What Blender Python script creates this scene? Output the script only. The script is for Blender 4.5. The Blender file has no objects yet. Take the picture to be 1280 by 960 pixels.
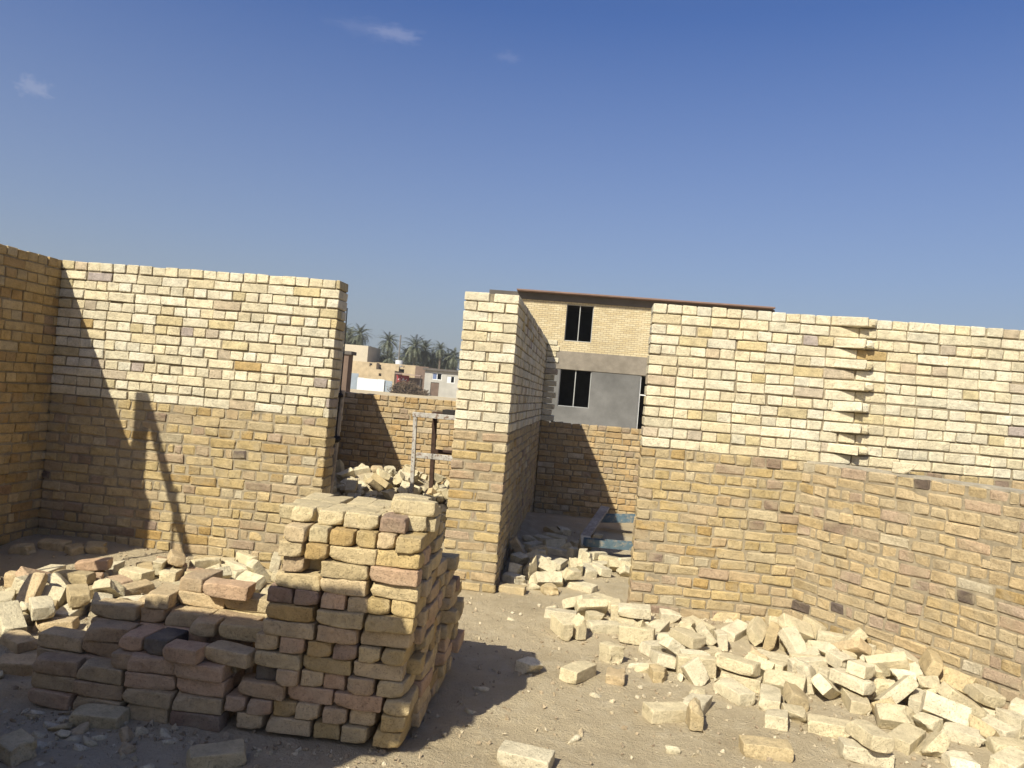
import bpy, bmesh, math, random
import numpy as np
from mathutils import Vector, Matrix, Euler, noise, Quaternion

SC = bpy.context.scene
COL = SC.collection
EYE = 1.65
CH = 0.083            # course height, brick and joint
BL, BW, BH = 0.225, 0.110, 0.070

def smooth(a, b, t):
    t = min(1.0, max(0.0, (t - a) / (b - a))); return t * t * (3 - 2 * t)

def bump(x, y, cx, cy, rx, ry):
    d = ((x - cx) / rx) ** 2 + ((y - cy) / ry) ** 2
    return math.exp(-d * 1.6)

def ground_z(x, y):
    n = noise.noise
    z = 0.030 * n((x * 0.9, y * 0.9, 3.1)) + 0.018 * n((x * 2.7, y * 2.7, 7.7))
    z += 0.009 * n((x * 8.0, y * 8.0, 1.3))
    if -6 < x < 5 and 1.5 < y < 12:
        z += 0.009 * n((x * 19.0, y * 19.0, 4.3)) + 0.006 * n((x * 43.0, y * 43.0, 9.3))
    z *= 0.75
    # spoil banked against the left wall, heaps under the rubble
    z += 0.12 * bump(x, y, -4.3, 6.2, 1.6, 0.7)
    z += 0.07 * bump(x, y, -2.9, 5.2, 1.3, 0.9)
    z += 0.05 * bump(x, y, 2.35, 5.1, 0.4, 0.6)
    z += 0.06 * bump(x, y, 1.5, 5.9, 0.7, 0.35)
    z += 0.05 * bump(x, y, 1.0, 6.0, 0.8, 0.35)
    z += 0.62 * bump(x, y, -2.4, 9.1, 1.9, 1.35)
    z += 0.10 * bump(x, y, 0.0, 9.9, 1.2, 1.0)
    z += 0.08 * bump(x, y, -0.2, 7.4, 0.9, 0.8)
    if y > 14: z += 0.30 * smooth(14, 110, y)
    return z

def lin(c):
    return tuple(((v / 255.0) / 12.92 if v / 255.0 <= 0.04045 else ((v / 255.0 + 0.055) / 1.055) ** 2.4) for v in c)

# ---------------------------------------------------------------- loose brick shapes
def brick_mesh(name, L, W, H, seed, rough=0.004, rnd=0.012, broken=0, chips=2, warp=1.0):
    """One worn brick: a finely cut box with rounded arrises, a lumpy skin, knocked-off corners, optional snapped end."""
    rg = random.Random(seed)
    bm = bmesh.new()
    bmesh.ops.create_cube(bm, size=2.0)
    bmesh.ops.subdivide_edges(bm, edges=bm.edges[:], cuts=9, use_grid_fill=True)
    hx, hy, hz = L / 2, W / 2, H / 2
    off = Vector((rg.random() * 50, rg.random() * 50, rg.random() * 50))
    corner = [(rg.choice((-1, 1)), rg.choice((-1, 1)), rg.choice((-1, 1)), rg.uniform(0.012, 0.032)) for _ in range(chips)]
    skew = [rg.uniform(-0.06, 0.06) * warp for _ in range(4)]
    def ring(c, h):
        k = int(round(abs(c) * 5)); g = 1 - 2.3 * rnd / h; f = (0.0, 0.33 * g, 0.68 * g, g, 1 - 0.9 * rnd / h, 1.0)[k]
        return math.copysign(max(f, 0.0), c)
    for v in bm.verts:
        # crowd the cuts towards the arrises
        u = [ring(c, h) for c, h in zip(v.co, (hx, hy, hz))]
        p = Vector((u[0] * hx, u[1] * hy, u[2] * hz))
        inner = Vector((max(-hx + rnd, min(hx - rnd, p.x)), max(-hy + rnd, min(hy - rnd, p.y)), max(-hz + rnd, min(hz - rnd, p.z))))
        d = p - inner
        if d.length > 1e-7: p = inner + d.normalized() * min(d.length, rnd)
        p.x *= 1 + skew[0] * u[2] * 0.5; p.y *= 1 + skew[1] * u[0] * 0.7; p.z *= 1 + skew[2] * u[0] * 0.5
        p.z += skew[3] * 0.9 * (1 - u[0] * u[0]) * hz
        if broken:
            s = 1 if broken == 1 else -1
            t = max(0.0, p.x * s / hx)
            cut = noise.noise(Vector((p.y * 22, p.z * 22, 0)) + off) * 0.026 + noise.noise(Vector((p.y * 60, p.z * 60, 5)) + off) * 0.012 + p.y * skew[1] * 8 + p.z * skew[2] * 10
            p.x += s * cut * t
        for cx, cy, cz, r in corner:
            k = (p.x / hx * cx + p.y / hy * cy + p.z / hz * cz)
            pen = k - (2.95 - r * 30)
            if pen > 0: p -= Vector((cx * hx, cy * hy, cz * hz)).normalized() * pen * 0.020
        nn = noise.noise(p * 24 + off) * rough * 1.2 + noise.noise(p * 70 + off) * rough * 0.9 + noise.noise(p * 160 + off) * rough * 0.45
        p += p.normalized() * nn
        v.co = p
    me = bpy.data.meshes.new(name); bm.to_mesh(me); bm.free()
    return me

def chunk_mesh(name, s, seed):
    """a shard of brick: hull of a few points, arrises knocked off, facets left sharp"""
    rg = random.Random(seed); bm = bmesh.new()
    ex = Vector((s * rg.uniform(1.0, 1.5), s * rg.uniform(0.7, 1.0), s * rg.uniform(0.45, 0.75)))
    for k in range(13):
        p = Vector((rg.uniform(-1, 1), rg.uniform(-1, 1), rg.uniform(-1, 1)))
        a = max(range(3), key=lambda i: abs(p[i])); p[a] = math.copysign(1, p[a])
        bm.verts.new((p.x * ex.x, p.y * ex.y, p.z * ex.z))
    r = bmesh.ops.convex_hull(bm, input=bm.verts[:])
    bmesh.ops.delete(bm, geom=[v for v in bm.verts if not v.link_faces], context='VERTS')
    bmesh.ops.dissolve_limit(bm, angle_limit=0.2, verts=bm.verts[:], edges=bm.edges[:])
    bmesh.ops.bevel(bm, geom=bm.edges[:], offset=s * 0.06, segments=1, affect='EDGES')
    me = bpy.data.meshes.new(name); bm.to_mesh(me); bm.free()
    return me

def make_kinds():
    K = {}; b = 1.06
    for i in range(7): K['worn', 'full', i] = brick_mesh('worn_brick', BL, BW, BH, 100 + i, 0.0030, 0.0048, 0, 5)
    for i in range(5): K['worn', 'half', i] = brick_mesh('worn_half_brick', BL * (0.47 + 0.05 * i), BW, BH, 200 + i, 0.0030, 0.0048, 1, 3)
    for i in range(6): K['crisp', 'full', i] = brick_mesh('crisp_brick', BL * b, BW * b, BH * b, 300 + i, 0.0015, 0.0034, 0, 4, 0.7)
    for i in range(7): K['crisp', 'half', i] = brick_mesh('crisp_half_brick', BL * b * (0.40 + 0.06 * i), BW * b, BH * b, 400 + i, 0.0017, 0.0034, 1, 3, 1.8)
    for i in range(9): K['crisp', 'chunk', i] = chunk_mesh('brick_chunk', 0.030 + 0.006 * (i % 7), 500 + i)
    return K

BAKED = '''
cf1r 0.615 5.287 0.043 0.014 0.952 0.305 -0.022
cf2r 1.578 5.210 0.064 0.005 -0.029 -0.685 0.728
ch0r 0.575 4.808 0.033 0.996 0.034 -0.014 0.085
ch3r 1.837 4.587 0.049 0.730 0.361 0.164 -0.556
cc1r 1.092 5.032 0.008 0.224 -0.927 0.218 -0.208
cf4r 0.435 5.708 0.050 0.840 0.026 -0.006 -0.542
ch4r 1.888 5.011 0.059 0.155 -0.603 0.779 0.076
cf0r 1.074 4.838 0.048 0.159 0.006 0.025 0.987
ch3r 1.242 5.145 0.070 0.141 -0.807 -0.515 -0.253
cf5r 1.967 5.613 0.128 0.091 0.907 -0.047 0.409
ch5r 1.768 5.401 0.048 0.748 -0.009 -0.026 0.663
ch5r 1.477 4.876 0.094 0.575 -0.170 -0.769 -0.223
cc1r 1.958 4.527 0.009 0.365 -0.027 0.147 -0.919
cf3r 0.950 5.782 0.080 0.453 0.004 -0.099 0.886
ch2r 0.793 4.824 0.063 0.750 0.481 0.331 -0.310
ch6r 0.813 5.008 0.068 0.734 -0.678 -0.013 0.028
cf2r 1.563 5.487 0.103 0.467 0.289 -0.196 0.813
ch1r 1.749 4.988 0.063 0.353 0.433 -0.587 -0.586
cf1r 0.780 5.182 0.042 0.885 -0.013 -0.019 -0.464
cc0r 1.957 5.080 0.028 0.000 -0.347 -0.937 0.038
cf1r 0.169 5.965 0.080 0.898 -0.425 -0.080 0.083
ch4r 1.375 4.939 0.050 0.667 0.018 -0.014 -0.745
cf2r 0.621 5.039 0.066 0.125 0.739 -0.661 0.036
ch3r 1.587 6.126 0.091 0.990 -0.132 0.046 0.009
ch2r 0.070 5.434 0.062 0.209 -0.673 -0.196 -0.682
ch3r 0.848 5.650 0.082 0.334 0.290 -0.578 -0.686
cc2r 0.445 4.952 0.021 0.951 0.258 -0.146 -0.085
cf5r 0.816 4.928 0.065 0.697 0.717 -0.010 0.016
cf0r 1.715 4.734 0.042 0.679 -0.022 0.020 -0.733
ch4r 1.959 5.244 0.078 0.339 -0.379 -0.637 0.580
ch4r 1.224 5.004 0.078 0.174 0.165 0.350 0.906
cf2r 0.355 6.006 0.073 0.478 0.506 -0.529 -0.485
ch2r 0.282 5.015 0.060 0.671 -0.656 0.230 -0.257
ch3r 1.983 4.045 0.038 0.004 0.702 -0.712 0.003
cf2r 2.261 4.114 0.041 0.005 0.362 -0.931 -0.039
cc6r 0.525 4.913 0.031 0.032 0.992 0.097 0.077
ch6r 1.830 4.471 0.057 0.965 0.259 -0.025 -0.044
cf3r 1.639 5.334 0.081 0.961 0.020 -0.239 0.141
cf1r 0.811 5.319 0.117 0.489 -0.009 0.000 0.872
cf0r 0.480 5.793 0.133 0.024 -0.029 -0.039 0.999
ch1r 2.025 4.504 0.040 0.334 0.025 -0.013 -0.942
cf0r 0.261 5.640 0.047 0.155 -0.007 -0.018 -0.988
cf3r 1.063 4.996 0.073 0.402 0.862 -0.277 -0.133
cf3r 1.053 4.850 0.124 0.297 0.009 0.030 0.954
cf4r 0.996 4.638 0.039 0.011 -0.520 -0.854 -0.012
cf4r 0.060 6.089 0.080 0.902 -0.082 -0.181 -0.382
cc0r 0.709 4.836 0.022 0.331 -0.670 0.606 -0.273
cf4r 1.349 5.711 0.112 0.535 -0.121 0.372 -0.749
cf4r 1.538 5.105 0.074 0.696 0.706 0.061 0.113
ch0r 0.690 5.117 0.112 0.575 0.114 0.265 0.766
ch4r 2.399 4.508 0.049 0.012 -0.510 -0.859 -0.031
cc4r 0.792 4.577 0.027 0.066 -0.243 0.400 -0.881
ch0r 0.466 6.030 0.071 0.322 -0.584 -0.372 -0.646
cf1r 0.960 5.527 0.096 0.631 -0.307 0.259 -0.664
cf1r 1.324 5.251 0.037 0.265 0.017 0.022 0.964
cf2r 2.692 3.604 0.039 0.023 0.338 0.940 -0.024
cf3r -0.044 5.439 0.059 0.388 -0.373 -0.619 0.572
ch5r 2.154 4.415 0.044 0.934 0.025 -0.015 -0.357
ch0r 2.162 4.674 0.060 0.726 0.570 0.256 -0.287
cc7r 2.386 4.401 0.004 0.923 -0.372 -0.075 -0.057
ch0r 1.869 5.193 0.048 0.548 -0.009 0.006 0.837
cf0r 1.713 5.083 0.063 0.181 -0.177 0.660 -0.707
ch4r 1.549 4.784 0.080 0.163 -0.862 -0.377 0.296
cc4r 1.845 5.542 0.055 0.101 -0.061 -0.628 -0.769
cc1r 1.674 5.124 0.009 0.316 -0.836 -0.448 -0.025
cf2r 1.321 4.805 0.064 0.942 0.270 -0.065 -0.186
cf0r 1.197 4.615 0.038 0.008 -0.606 0.795 0.009
ch5r 0.743 4.391 0.030 0.846 0.001 0.011 0.534
cf5r 1.942 4.735 0.107 0.009 0.353 -0.180 -0.918
ch6r 1.751 5.241 0.125 0.082 0.927 0.132 -0.341
ch0r 2.290 4.454 0.062 0.374 0.243 -0.886 0.126
ch3r 2.605 4.716 0.083 0.320 0.266 -0.596 -0.687
ch4r 1.719 5.057 0.162 0.014 0.801 -0.598 -0.008
cc6r 1.921 5.114 0.108 0.951 0.002 -0.310 -0.014
cc2r 1.946 5.387 0.034 0.122 0.906 -0.357 -0.192
ch3r 2.262 3.814 0.035 0.011 -0.435 0.900 0.010
ch0r 0.849 3.526 0.035 0.031 -0.522 0.324 0.789
cf5r 1.905 5.421 0.133 0.789 -0.380 -0.054 -0.480
ch1r 1.284 4.444 0.035 0.680 0.009 0.013 -0.733
ch1r 2.047 4.890 0.151 0.124 0.040 0.179 0.975
cf2r 1.718 4.815 0.118 0.469 0.026 0.032 0.883
ch2r 2.058 5.572 0.079 0.182 -0.184 0.667 -0.698
ch0r 1.873 5.366 0.075 0.487 -0.438 -0.554 0.514
cf2r 1.704 5.923 0.103 0.606 0.049 0.030 0.793
ch0r 2.059 4.890 0.058 0.011 0.039 -0.999 0.002
cf0r 2.116 5.415 0.066 0.834 -0.018 -0.042 -0.549
ch6r 1.765 5.628 0.058 0.009 -0.013 0.079 -0.997
cf3r 2.276 4.682 0.116 0.037 -0.256 0.036 -0.965
ch4r 1.851 4.929 0.131 0.823 -0.550 0.033 -0.137
cf2r 1.813 5.925 0.111 0.364 0.489 0.619 0.494
cc5r 2.260 5.091 0.063 0.686 -0.656 -0.171 -0.265
cf1r 2.787 4.481 0.050 0.484 0.008 0.003 0.875
ch5r 1.399 3.609 0.045 0.193 0.058 -0.028 -0.979
cc8r 1.658 5.573 0.035 0.359 0.348 0.093 -0.861
ch2r 1.066 5.507 0.073 0.529 0.468 0.465 0.533
cf2r 2.405 5.046 0.117 0.793 0.372 -0.175 -0.449
cf4r 1.534 4.020 0.114 0.014 -0.634 -0.772 0.049
cf1r 1.998 5.423 0.090 0.447 -0.314 -0.367 0.753
cc2r 2.201 2.798 0.007 0.661 -0.718 -0.220 0.014
cf0r 1.897 5.727 0.089 0.033 0.080 0.680 0.729
cf0r 1.623 5.725 0.159 0.055 -0.198 0.316 -0.926
ch0r 1.499 4.997 0.068 0.148 -0.783 -0.521 0.307
cf1r 2.293 5.120 0.185 0.360 -0.491 0.670 -0.425
cf5r 1.974 4.987 0.187 0.821 -0.552 -0.084 -0.116
cf1r 2.108 5.204 0.154 0.110 -0.234 -0.965 0.038
ch5r 2.087 5.176 0.067 0.679 0.039 -0.009 -0.733
ch4r 2.053 4.718 0.068 0.585 0.642 0.324 0.376
ch1r 2.254 4.953 0.079 0.974 -0.005 -0.067 0.214
cc5r 2.228 4.771 0.045 0.075 0.521 -0.804 0.277
ch6r 2.669 4.365 0.052 0.007 -0.314 0.949 -0.016
cf1r 2.078 5.011 0.108 0.021 -0.249 -0.169 0.954
cf5r 2.148 4.581 0.088 0.877 0.443 0.036 -0.182
cf0r 2.454 4.747 0.068 0.727 0.001 0.060 -0.684
ch3r 1.905 4.847 0.072 0.067 0.059 0.647 0.758
ch3r 1.922 4.183 0.045 0.078 0.388 -0.181 -0.900
ch4r 2.619 4.595 0.050 0.010 0.969 0.247 -0.006
ch4r 2.199 4.813 0.088 0.975 -0.208 -0.079 -0.016
ch3r 1.831 3.360 0.055 0.161 -0.032 0.024 0.986
cf1r 2.851 4.256 0.039 0.961 0.028 0.004 0.275
cf4r 1.820 4.277 0.034 0.414 0.003 0.047 -0.909
cf2r 2.913 3.982 0.035 0.996 -0.010 -0.005 -0.091
ch2r 1.765 4.826 0.192 0.007 0.933 0.357 -0.043
ch1r 2.866 3.874 0.058 0.500 -0.514 -0.571 -0.399
ch6r 2.572 4.434 0.076 0.315 0.046 0.887 -0.335
cf3r 2.244 5.291 0.126 0.458 0.179 0.013 0.871
ch5r 2.435 4.736 0.148 0.049 -0.666 -0.745 -0.000
cf1r 2.423 3.898 0.036 0.980 0.005 0.001 -0.199
cf4r 2.749 4.076 0.071 0.314 -0.904 -0.286 -0.046
ch1r 2.169 4.868 0.144 0.069 0.618 -0.761 0.186
ch2r 2.498 4.548 0.070 0.390 -0.376 -0.605 0.583
ch5r 1.338 4.626 0.061 0.664 0.168 0.128 0.717
cf2r 0.767 5.461 0.042 0.647 0.044 0.001 0.761
cf5r 1.397 5.372 0.036 0.987 0.026 0.019 -0.159
ch2r 1.560 5.634 0.084 0.628 0.767 0.069 0.115
ch2r 0.881 5.486 0.071 0.046 0.917 -0.017 -0.395
cf2r 1.212 5.754 0.097 0.033 -0.426 0.897 0.107
cc1r 1.204 6.006 0.082 0.235 -0.914 -0.315 -0.098
cc6r 0.658 5.463 0.056 0.234 0.422 0.871 0.098
cf5r 1.446 5.665 0.096 0.394 0.426 -0.486 -0.653
cf0r 0.924 5.304 0.043 0.008 -0.205 0.979 -0.013
ch3r 0.512 5.514 0.067 0.777 -0.281 -0.124 -0.549
cf3r 0.642 5.685 0.060 0.037 -0.553 0.832 0.026
ch5r 1.223 6.114 0.094 0.040 0.044 0.993 -0.102
cf5l -3.831 5.348 0.064 0.739 0.014 -0.009 -0.674
ch1l -3.889 5.137 0.058 0.608 0.018 0.002 0.794
cf5l -3.617 4.645 0.063 0.030 -0.887 0.460 -0.019
wf0l -3.235 4.521 0.065 0.860 0.027 -0.001 -0.509
ch4l -3.664 4.845 0.062 0.967 -0.041 -0.055 0.244
cf0l -2.335 5.457 0.123 0.278 -0.086 -0.242 0.926
wf3l -2.150 5.534 0.080 0.963 -0.034 0.028 0.264
wf3l -3.294 4.280 0.058 0.007 -0.491 0.871 0.035
wf2l -3.374 5.095 0.108 0.726 -0.669 -0.123 0.101
cf0l -2.440 5.943 0.069 0.032 0.975 -0.217 -0.040
wf2l -2.825 5.563 0.104 0.575 0.020 0.067 0.815
cc6l -2.678 5.335 0.108 0.773 0.609 -0.147 0.101
cf3l -2.279 5.123 0.089 0.992 0.033 0.063 -0.108
wf5l -3.063 5.657 0.125 0.028 0.957 0.259 -0.126
wf1l -3.796 5.018 0.073 0.758 -0.645 0.052 -0.073
cf2l -3.440 4.915 0.078 0.008 -0.094 0.996 -0.004
wf4l -3.517 5.148 0.081 0.978 -0.013 -0.036 0.204
cf1l -3.089 4.551 0.070 0.658 0.029 -0.013 0.752
wf4l -2.974 5.041 0.103 0.506 0.010 0.046 -0.861
wf0l -2.437 5.201 0.130 0.381 0.160 -0.335 -0.847
cf1l -2.087 5.565 0.150 0.110 -0.032 -0.043 -0.992
ch2l -4.052 4.784 0.046 0.026 -0.028 -0.019 0.999
wf2l -3.177 5.182 0.100 0.302 -0.032 -0.021 0.953
wf4l -3.176 4.945 0.093 0.014 -0.476 0.879 0.008
wf3l -3.222 5.574 0.112 0.889 0.004 0.004 -0.457
cf2l -3.363 4.681 0.100 0.053 0.058 -0.894 -0.442
wf4l -3.633 4.947 0.130 0.497 -0.232 0.034 -0.835
wf2l -1.930 5.623 0.066 0.732 -0.014 0.001 -0.682
cf1l -2.428 5.607 0.117 0.581 -0.681 -0.319 0.312
cf4l -3.514 4.781 0.110 0.026 -0.140 -0.053 -0.988
cf1l -3.427 4.423 0.061 0.173 -0.014 -0.003 0.985
ch5l -1.806 5.801 0.058 0.779 -0.025 0.024 -0.627
cf3l -2.348 5.951 0.159 0.534 -0.605 0.434 -0.401
ch1l -4.034 5.044 0.075 0.288 -0.366 -0.668 0.580
ch4l -1.451 7.843 0.154 0.094 -0.954 0.273 0.082
cf3l -3.214 4.192 0.103 0.314 0.211 -0.077 0.923
wf0l -3.031 4.338 0.064 0.128 0.055 0.012 -0.990
ch3l -3.061 5.490 0.140 0.540 -0.610 0.397 -0.422
ch4l -3.471 5.535 0.090 0.027 0.657 0.753 0.035
cf3l -2.996 4.714 0.086 0.859 -0.022 0.062 -0.507
ch5l -3.363 4.815 0.141 0.918 -0.241 0.313 -0.040
ch5l -2.090 4.581 0.047 0.026 0.100 -0.994 -0.028
cc4l -3.343 4.491 0.081 0.428 -0.152 0.310 0.835
ch3l -3.475 4.201 0.057 0.236 0.002 -0.022 -0.971
wf5l -2.742 4.542 0.127 0.618 0.492 -0.533 -0.303
cf3l -3.149 4.362 0.134 0.002 0.403 0.915 0.028
cf0l -3.095 4.617 0.150 0.907 0.011 0.025 -0.420
cf1l -3.371 4.967 0.156 0.009 0.999 0.046 0.000
wf4l -3.428 5.308 0.087 0.941 0.029 -0.038 -0.336
cf5l -3.822 4.553 0.049 0.021 0.693 0.720 0.029
cf4l -3.168 5.376 0.110 0.986 0.018 -0.016 -0.167
ch0l -2.722 5.166 0.109 0.021 -0.983 0.176 0.043
cf3l -2.484 4.852 0.082 0.015 0.737 -0.675 -0.029
ch4l -3.062 4.870 0.137 0.909 -0.402 -0.079 -0.079
wf0l -3.410 4.611 0.145 0.589 0.329 -0.293 0.678
cf3l -2.950 5.485 0.117 0.033 0.774 -0.633 0.009
ch5l -2.743 5.795 0.096 0.009 -0.468 0.884 -0.004
cc0l -2.286 5.676 0.054 0.040 -0.915 0.400 -0.024
wf6l -3.461 5.313 0.159 0.059 -0.117 0.991 0.013
cf0l -2.676 4.410 0.063 0.025 0.276 -0.960 -0.031
ch5l -3.743 5.155 0.061 0.041 0.736 0.675 0.025
wf6l -2.986 6.120 0.089 0.111 -0.028 -0.011 -0.993
cf0l -2.837 4.853 0.085 0.020 -0.967 -0.255 -0.009
cf1l -2.549 5.366 0.161 0.731 -0.008 -0.352 -0.584
cf3l -2.488 5.242 0.172 0.331 -0.337 0.122 0.873
wf2l -2.712 5.441 0.123 0.659 -0.685 -0.208 0.231
wf3l -2.239 5.816 0.088 0.448 0.449 0.568 0.524
cf0l -2.553 5.717 0.117 0.711 0.664 -0.144 -0.180
cf0l -2.027 5.140 0.073 0.012 -0.104 -0.994 0.003
cf2l -2.166 4.993 0.093 0.744 -0.628 -0.152 0.172
cf4l -2.844 6.002 0.094 0.984 -0.008 -0.003 0.176
cf3l -2.213 6.027 0.060 0.927 -0.025 -0.012 -0.374
cf2l -2.318 5.573 0.156 0.196 0.823 0.380 -0.373
wf1l -2.287 6.076 0.132 0.567 -0.043 0.002 0.823
cf5l -2.008 4.833 0.063 0.894 -0.005 0.001 -0.449
cf4l -2.856 5.806 0.119 0.626 -0.627 -0.326 0.330
cf4l -2.661 6.093 0.104 0.625 -0.704 0.234 -0.244
wf2l -2.989 5.591 0.197 0.474 0.087 0.169 0.860
ch1n -0.321 7.347 0.143 0.038 0.073 -0.688 -0.721
cf0n -0.422 8.015 0.107 0.485 -0.002 0.003 -0.874
cc2n -0.149 8.285 0.080 0.182 0.052 0.056 -0.980
cf1n -0.510 7.021 0.085 0.692 0.043 -0.065 0.717
ch3n -0.548 7.522 0.140 0.282 0.292 0.612 0.679
ch2n -0.008 7.838 0.121 0.618 -0.604 -0.330 0.380
cc5n -0.313 8.694 0.101 0.711 -0.568 -0.406 0.081
ch6n -0.290 6.824 0.062 0.595 0.042 0.032 -0.802
cf5n 0.114 8.336 0.126 0.057 -0.736 0.655 0.162
cf4n -0.264 7.014 0.136 0.895 0.413 0.144 -0.092
cf3n -0.522 7.319 0.191 0.468 0.008 -0.884 -0.014
cf3n -0.260 8.857 0.139 0.006 0.889 -0.454 -0.058
ch3n -0.076 8.019 0.105 0.079 -0.294 0.281 0.910
ch1n 0.238 8.971 0.101 0.992 0.023 0.004 0.123
cf4n 0.380 7.869 0.084 0.967 -0.039 0.001 -0.250
ch0n 0.071 6.253 0.044 0.185 0.053 -0.073 0.979
cf1n -0.331 8.446 0.111 0.982 0.048 0.037 -0.177
ch5n -0.281 7.159 0.130 0.313 -0.290 -0.672 0.606
cf2n 0.080 8.502 0.090 0.011 0.295 -0.955 -0.026
cf3n -0.083 6.905 0.082 0.986 0.095 -0.025 0.136
cc5n -0.299 6.617 0.021 0.287 0.064 -0.742 0.603
cf0n -0.261 8.249 0.109 0.111 -0.052 -0.124 0.985
ch5n 0.088 7.742 0.124 0.511 0.530 0.505 0.450
ch2n -0.132 9.016 0.127 0.239 -0.089 0.051 -0.966
cc5n 0.093 9.152 0.085 0.676 -0.456 -0.549 0.182
ch2n -0.491 7.037 0.166 0.930 0.075 0.023 -0.358
ch3n -0.391 7.225 0.152 0.268 -0.183 0.909 -0.263
cc6n -0.485 8.382 0.115 0.064 0.096 -0.109 0.987
cf1n 0.448 7.416 0.111 0.066 0.006 -0.306 -0.950
cf2n 0.236 8.003 0.084 0.425 -0.015 -0.045 -0.904
cf2n -0.210 8.563 0.111 0.996 0.056 0.058 -0.035
ch2n 0.003 6.765 0.143 0.002 -0.201 0.979 0.036
cf1n -0.198 6.716 0.084 0.336 -0.925 -0.167 0.051
cf3n -0.208 8.074 0.125 0.546 -0.787 -0.245 0.151
ch4n -0.511 6.717 0.058 0.982 0.010 0.036 -0.186
ch0n -0.515 6.851 0.097 0.850 0.526 -0.008 -0.001
cf1n 0.285 7.512 0.097 0.862 0.007 0.057 0.504
cf5n -0.170 7.902 0.106 0.067 0.027 0.035 0.997
cf2n 0.249 7.242 0.108 0.872 -0.034 0.045 -0.486
ch2n 0.028 7.033 0.134 0.618 -0.336 -0.527 -0.476
ch3n 0.137 7.487 0.140 0.679 0.530 -0.345 -0.373
ch3n 0.488 7.312 0.099 0.400 -0.172 0.308 0.846
ch3n -0.379 6.911 0.102 0.156 0.650 -0.272 0.692
cf0n -0.137 7.250 0.122 0.792 0.037 0.003 0.609
cf1n 0.208 6.168 0.047 0.755 0.003 -0.006 -0.655
cf2n 0.532 7.654 0.097 0.650 -0.710 -0.193 0.193
cf3n 0.133 7.171 0.112 0.011 0.821 -0.568 -0.062
cf3n -0.351 7.467 0.147 0.322 0.346 -0.603 -0.642
cf3n 0.099 6.722 0.062 0.242 0.009 -0.032 0.970
cf0n 0.276 6.346 0.052 0.958 0.021 0.015 -0.286
ch0d -2.062 7.944 0.232 0.761 0.412 0.443 0.233
ch0d -1.950 9.072 0.609 0.115 -0.710 -0.693 0.039
ch4d -3.348 7.446 0.084 0.995 0.049 0.008 -0.086
ch0d -1.963 8.663 0.551 0.843 -0.532 0.024 0.078
ch3d -1.566 9.091 0.506 0.638 0.024 0.484 0.598
ch6d -2.366 8.672 0.579 0.198 -0.940 -0.278 -0.002
cc2d -1.952 8.830 0.544 0.159 0.331 0.787 0.495
ch2d -1.501 8.916 0.455 0.090 0.602 -0.782 -0.132
cc3d -1.363 8.567 0.312 0.420 0.707 -0.414 -0.390
ch5d -1.494 8.430 0.330 0.800 0.055 0.179 -0.571
cf4d -1.631 8.308 0.315 0.303 0.137 -0.135 0.933
ch6d -2.612 8.532 0.501 0.446 0.136 0.180 -0.866
ch5d -2.454 8.486 0.489 0.879 0.203 0.087 -0.422
cc2d -2.694 8.172 0.301 0.778 -0.578 0.104 -0.222
cc0d -1.950 8.261 0.328 0.387 -0.277 0.837 -0.270
ch6d -2.537 8.125 0.312 0.636 0.128 -0.177 0.740
ch0d -1.973 8.483 0.454 0.765 0.076 0.223 -0.600
ch6d -2.240 7.979 0.250 0.685 0.062 0.185 -0.701
cc2d -1.971 8.152 0.273 0.422 -0.518 0.599 -0.441
ch2d -2.342 8.000 0.286 0.552 -0.363 0.626 -0.415
ch5d -2.590 7.806 0.203 0.004 -0.958 0.265 -0.110
cf1d -2.744 7.961 0.234 0.170 -0.712 0.670 0.125
ch0d -2.995 7.973 0.226 0.556 0.325 -0.762 0.061
ch0d -1.682 8.871 0.509 0.626 0.490 -0.572 0.202
cf2d -2.582 8.843 0.626 0.303 0.085 0.083 -0.946
cf0d -1.525 8.598 0.464 0.693 -0.507 0.228 -0.459
ch6d -2.185 8.662 0.559 0.945 0.197 0.077 -0.248
ch4d -1.369 8.654 0.391 0.063 0.843 0.134 -0.517
ch4d -3.098 7.951 0.199 0.863 0.156 0.061 -0.476
cc7d -2.100 8.558 0.459 0.973 -0.184 0.077 -0.111
ch3d -2.121 8.407 0.438 0.053 0.045 -0.972 -0.223
cf3d -1.814 7.913 0.206 0.023 0.218 -0.968 -0.118
ch3d -2.902 8.018 0.269 0.447 0.797 0.187 0.361
ch4d -1.664 8.482 0.422 0.861 -0.108 0.047 -0.495
ch4d -1.969 8.907 0.624 0.063 -0.142 -0.802 -0.577
cc2d -1.715 8.428 0.353 0.378 -0.802 -0.417 0.197
cc6d -2.573 8.984 0.642 0.203 -0.418 0.763 -0.450
cf3d -1.884 8.565 0.507 0.132 0.053 -0.978 0.154
ch2d -2.896 9.025 0.618 0.472 0.435 -0.637 0.427
ch1d -2.270 8.342 0.418 0.119 -0.595 -0.783 -0.135
ch6d -1.829 8.278 0.400 0.184 0.274 -0.898 0.291
ch3d -2.812 8.504 0.475 0.212 -0.274 0.935 0.079
cc4d -1.494 8.601 0.354 0.020 0.284 -0.951 -0.121
ch3d -1.165 8.669 0.331 0.206 -0.359 0.713 -0.566
cf1d -2.655 8.127 0.371 0.687 -0.139 -0.061 0.711
cc8d -1.461 8.683 0.371 0.179 -0.133 0.178 -0.958
cc3d -2.791 8.383 0.391 0.644 -0.625 0.284 -0.338
cc5d -2.094 8.151 0.293 0.777 0.479 0.007 -0.408
ch3d -1.871 8.191 0.337 0.868 -0.290 0.362 -0.178
cf0d -2.438 8.120 0.337 0.411 0.653 -0.356 -0.527
ch3d -1.902 7.582 0.118 0.066 -0.796 0.598 0.065
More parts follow.
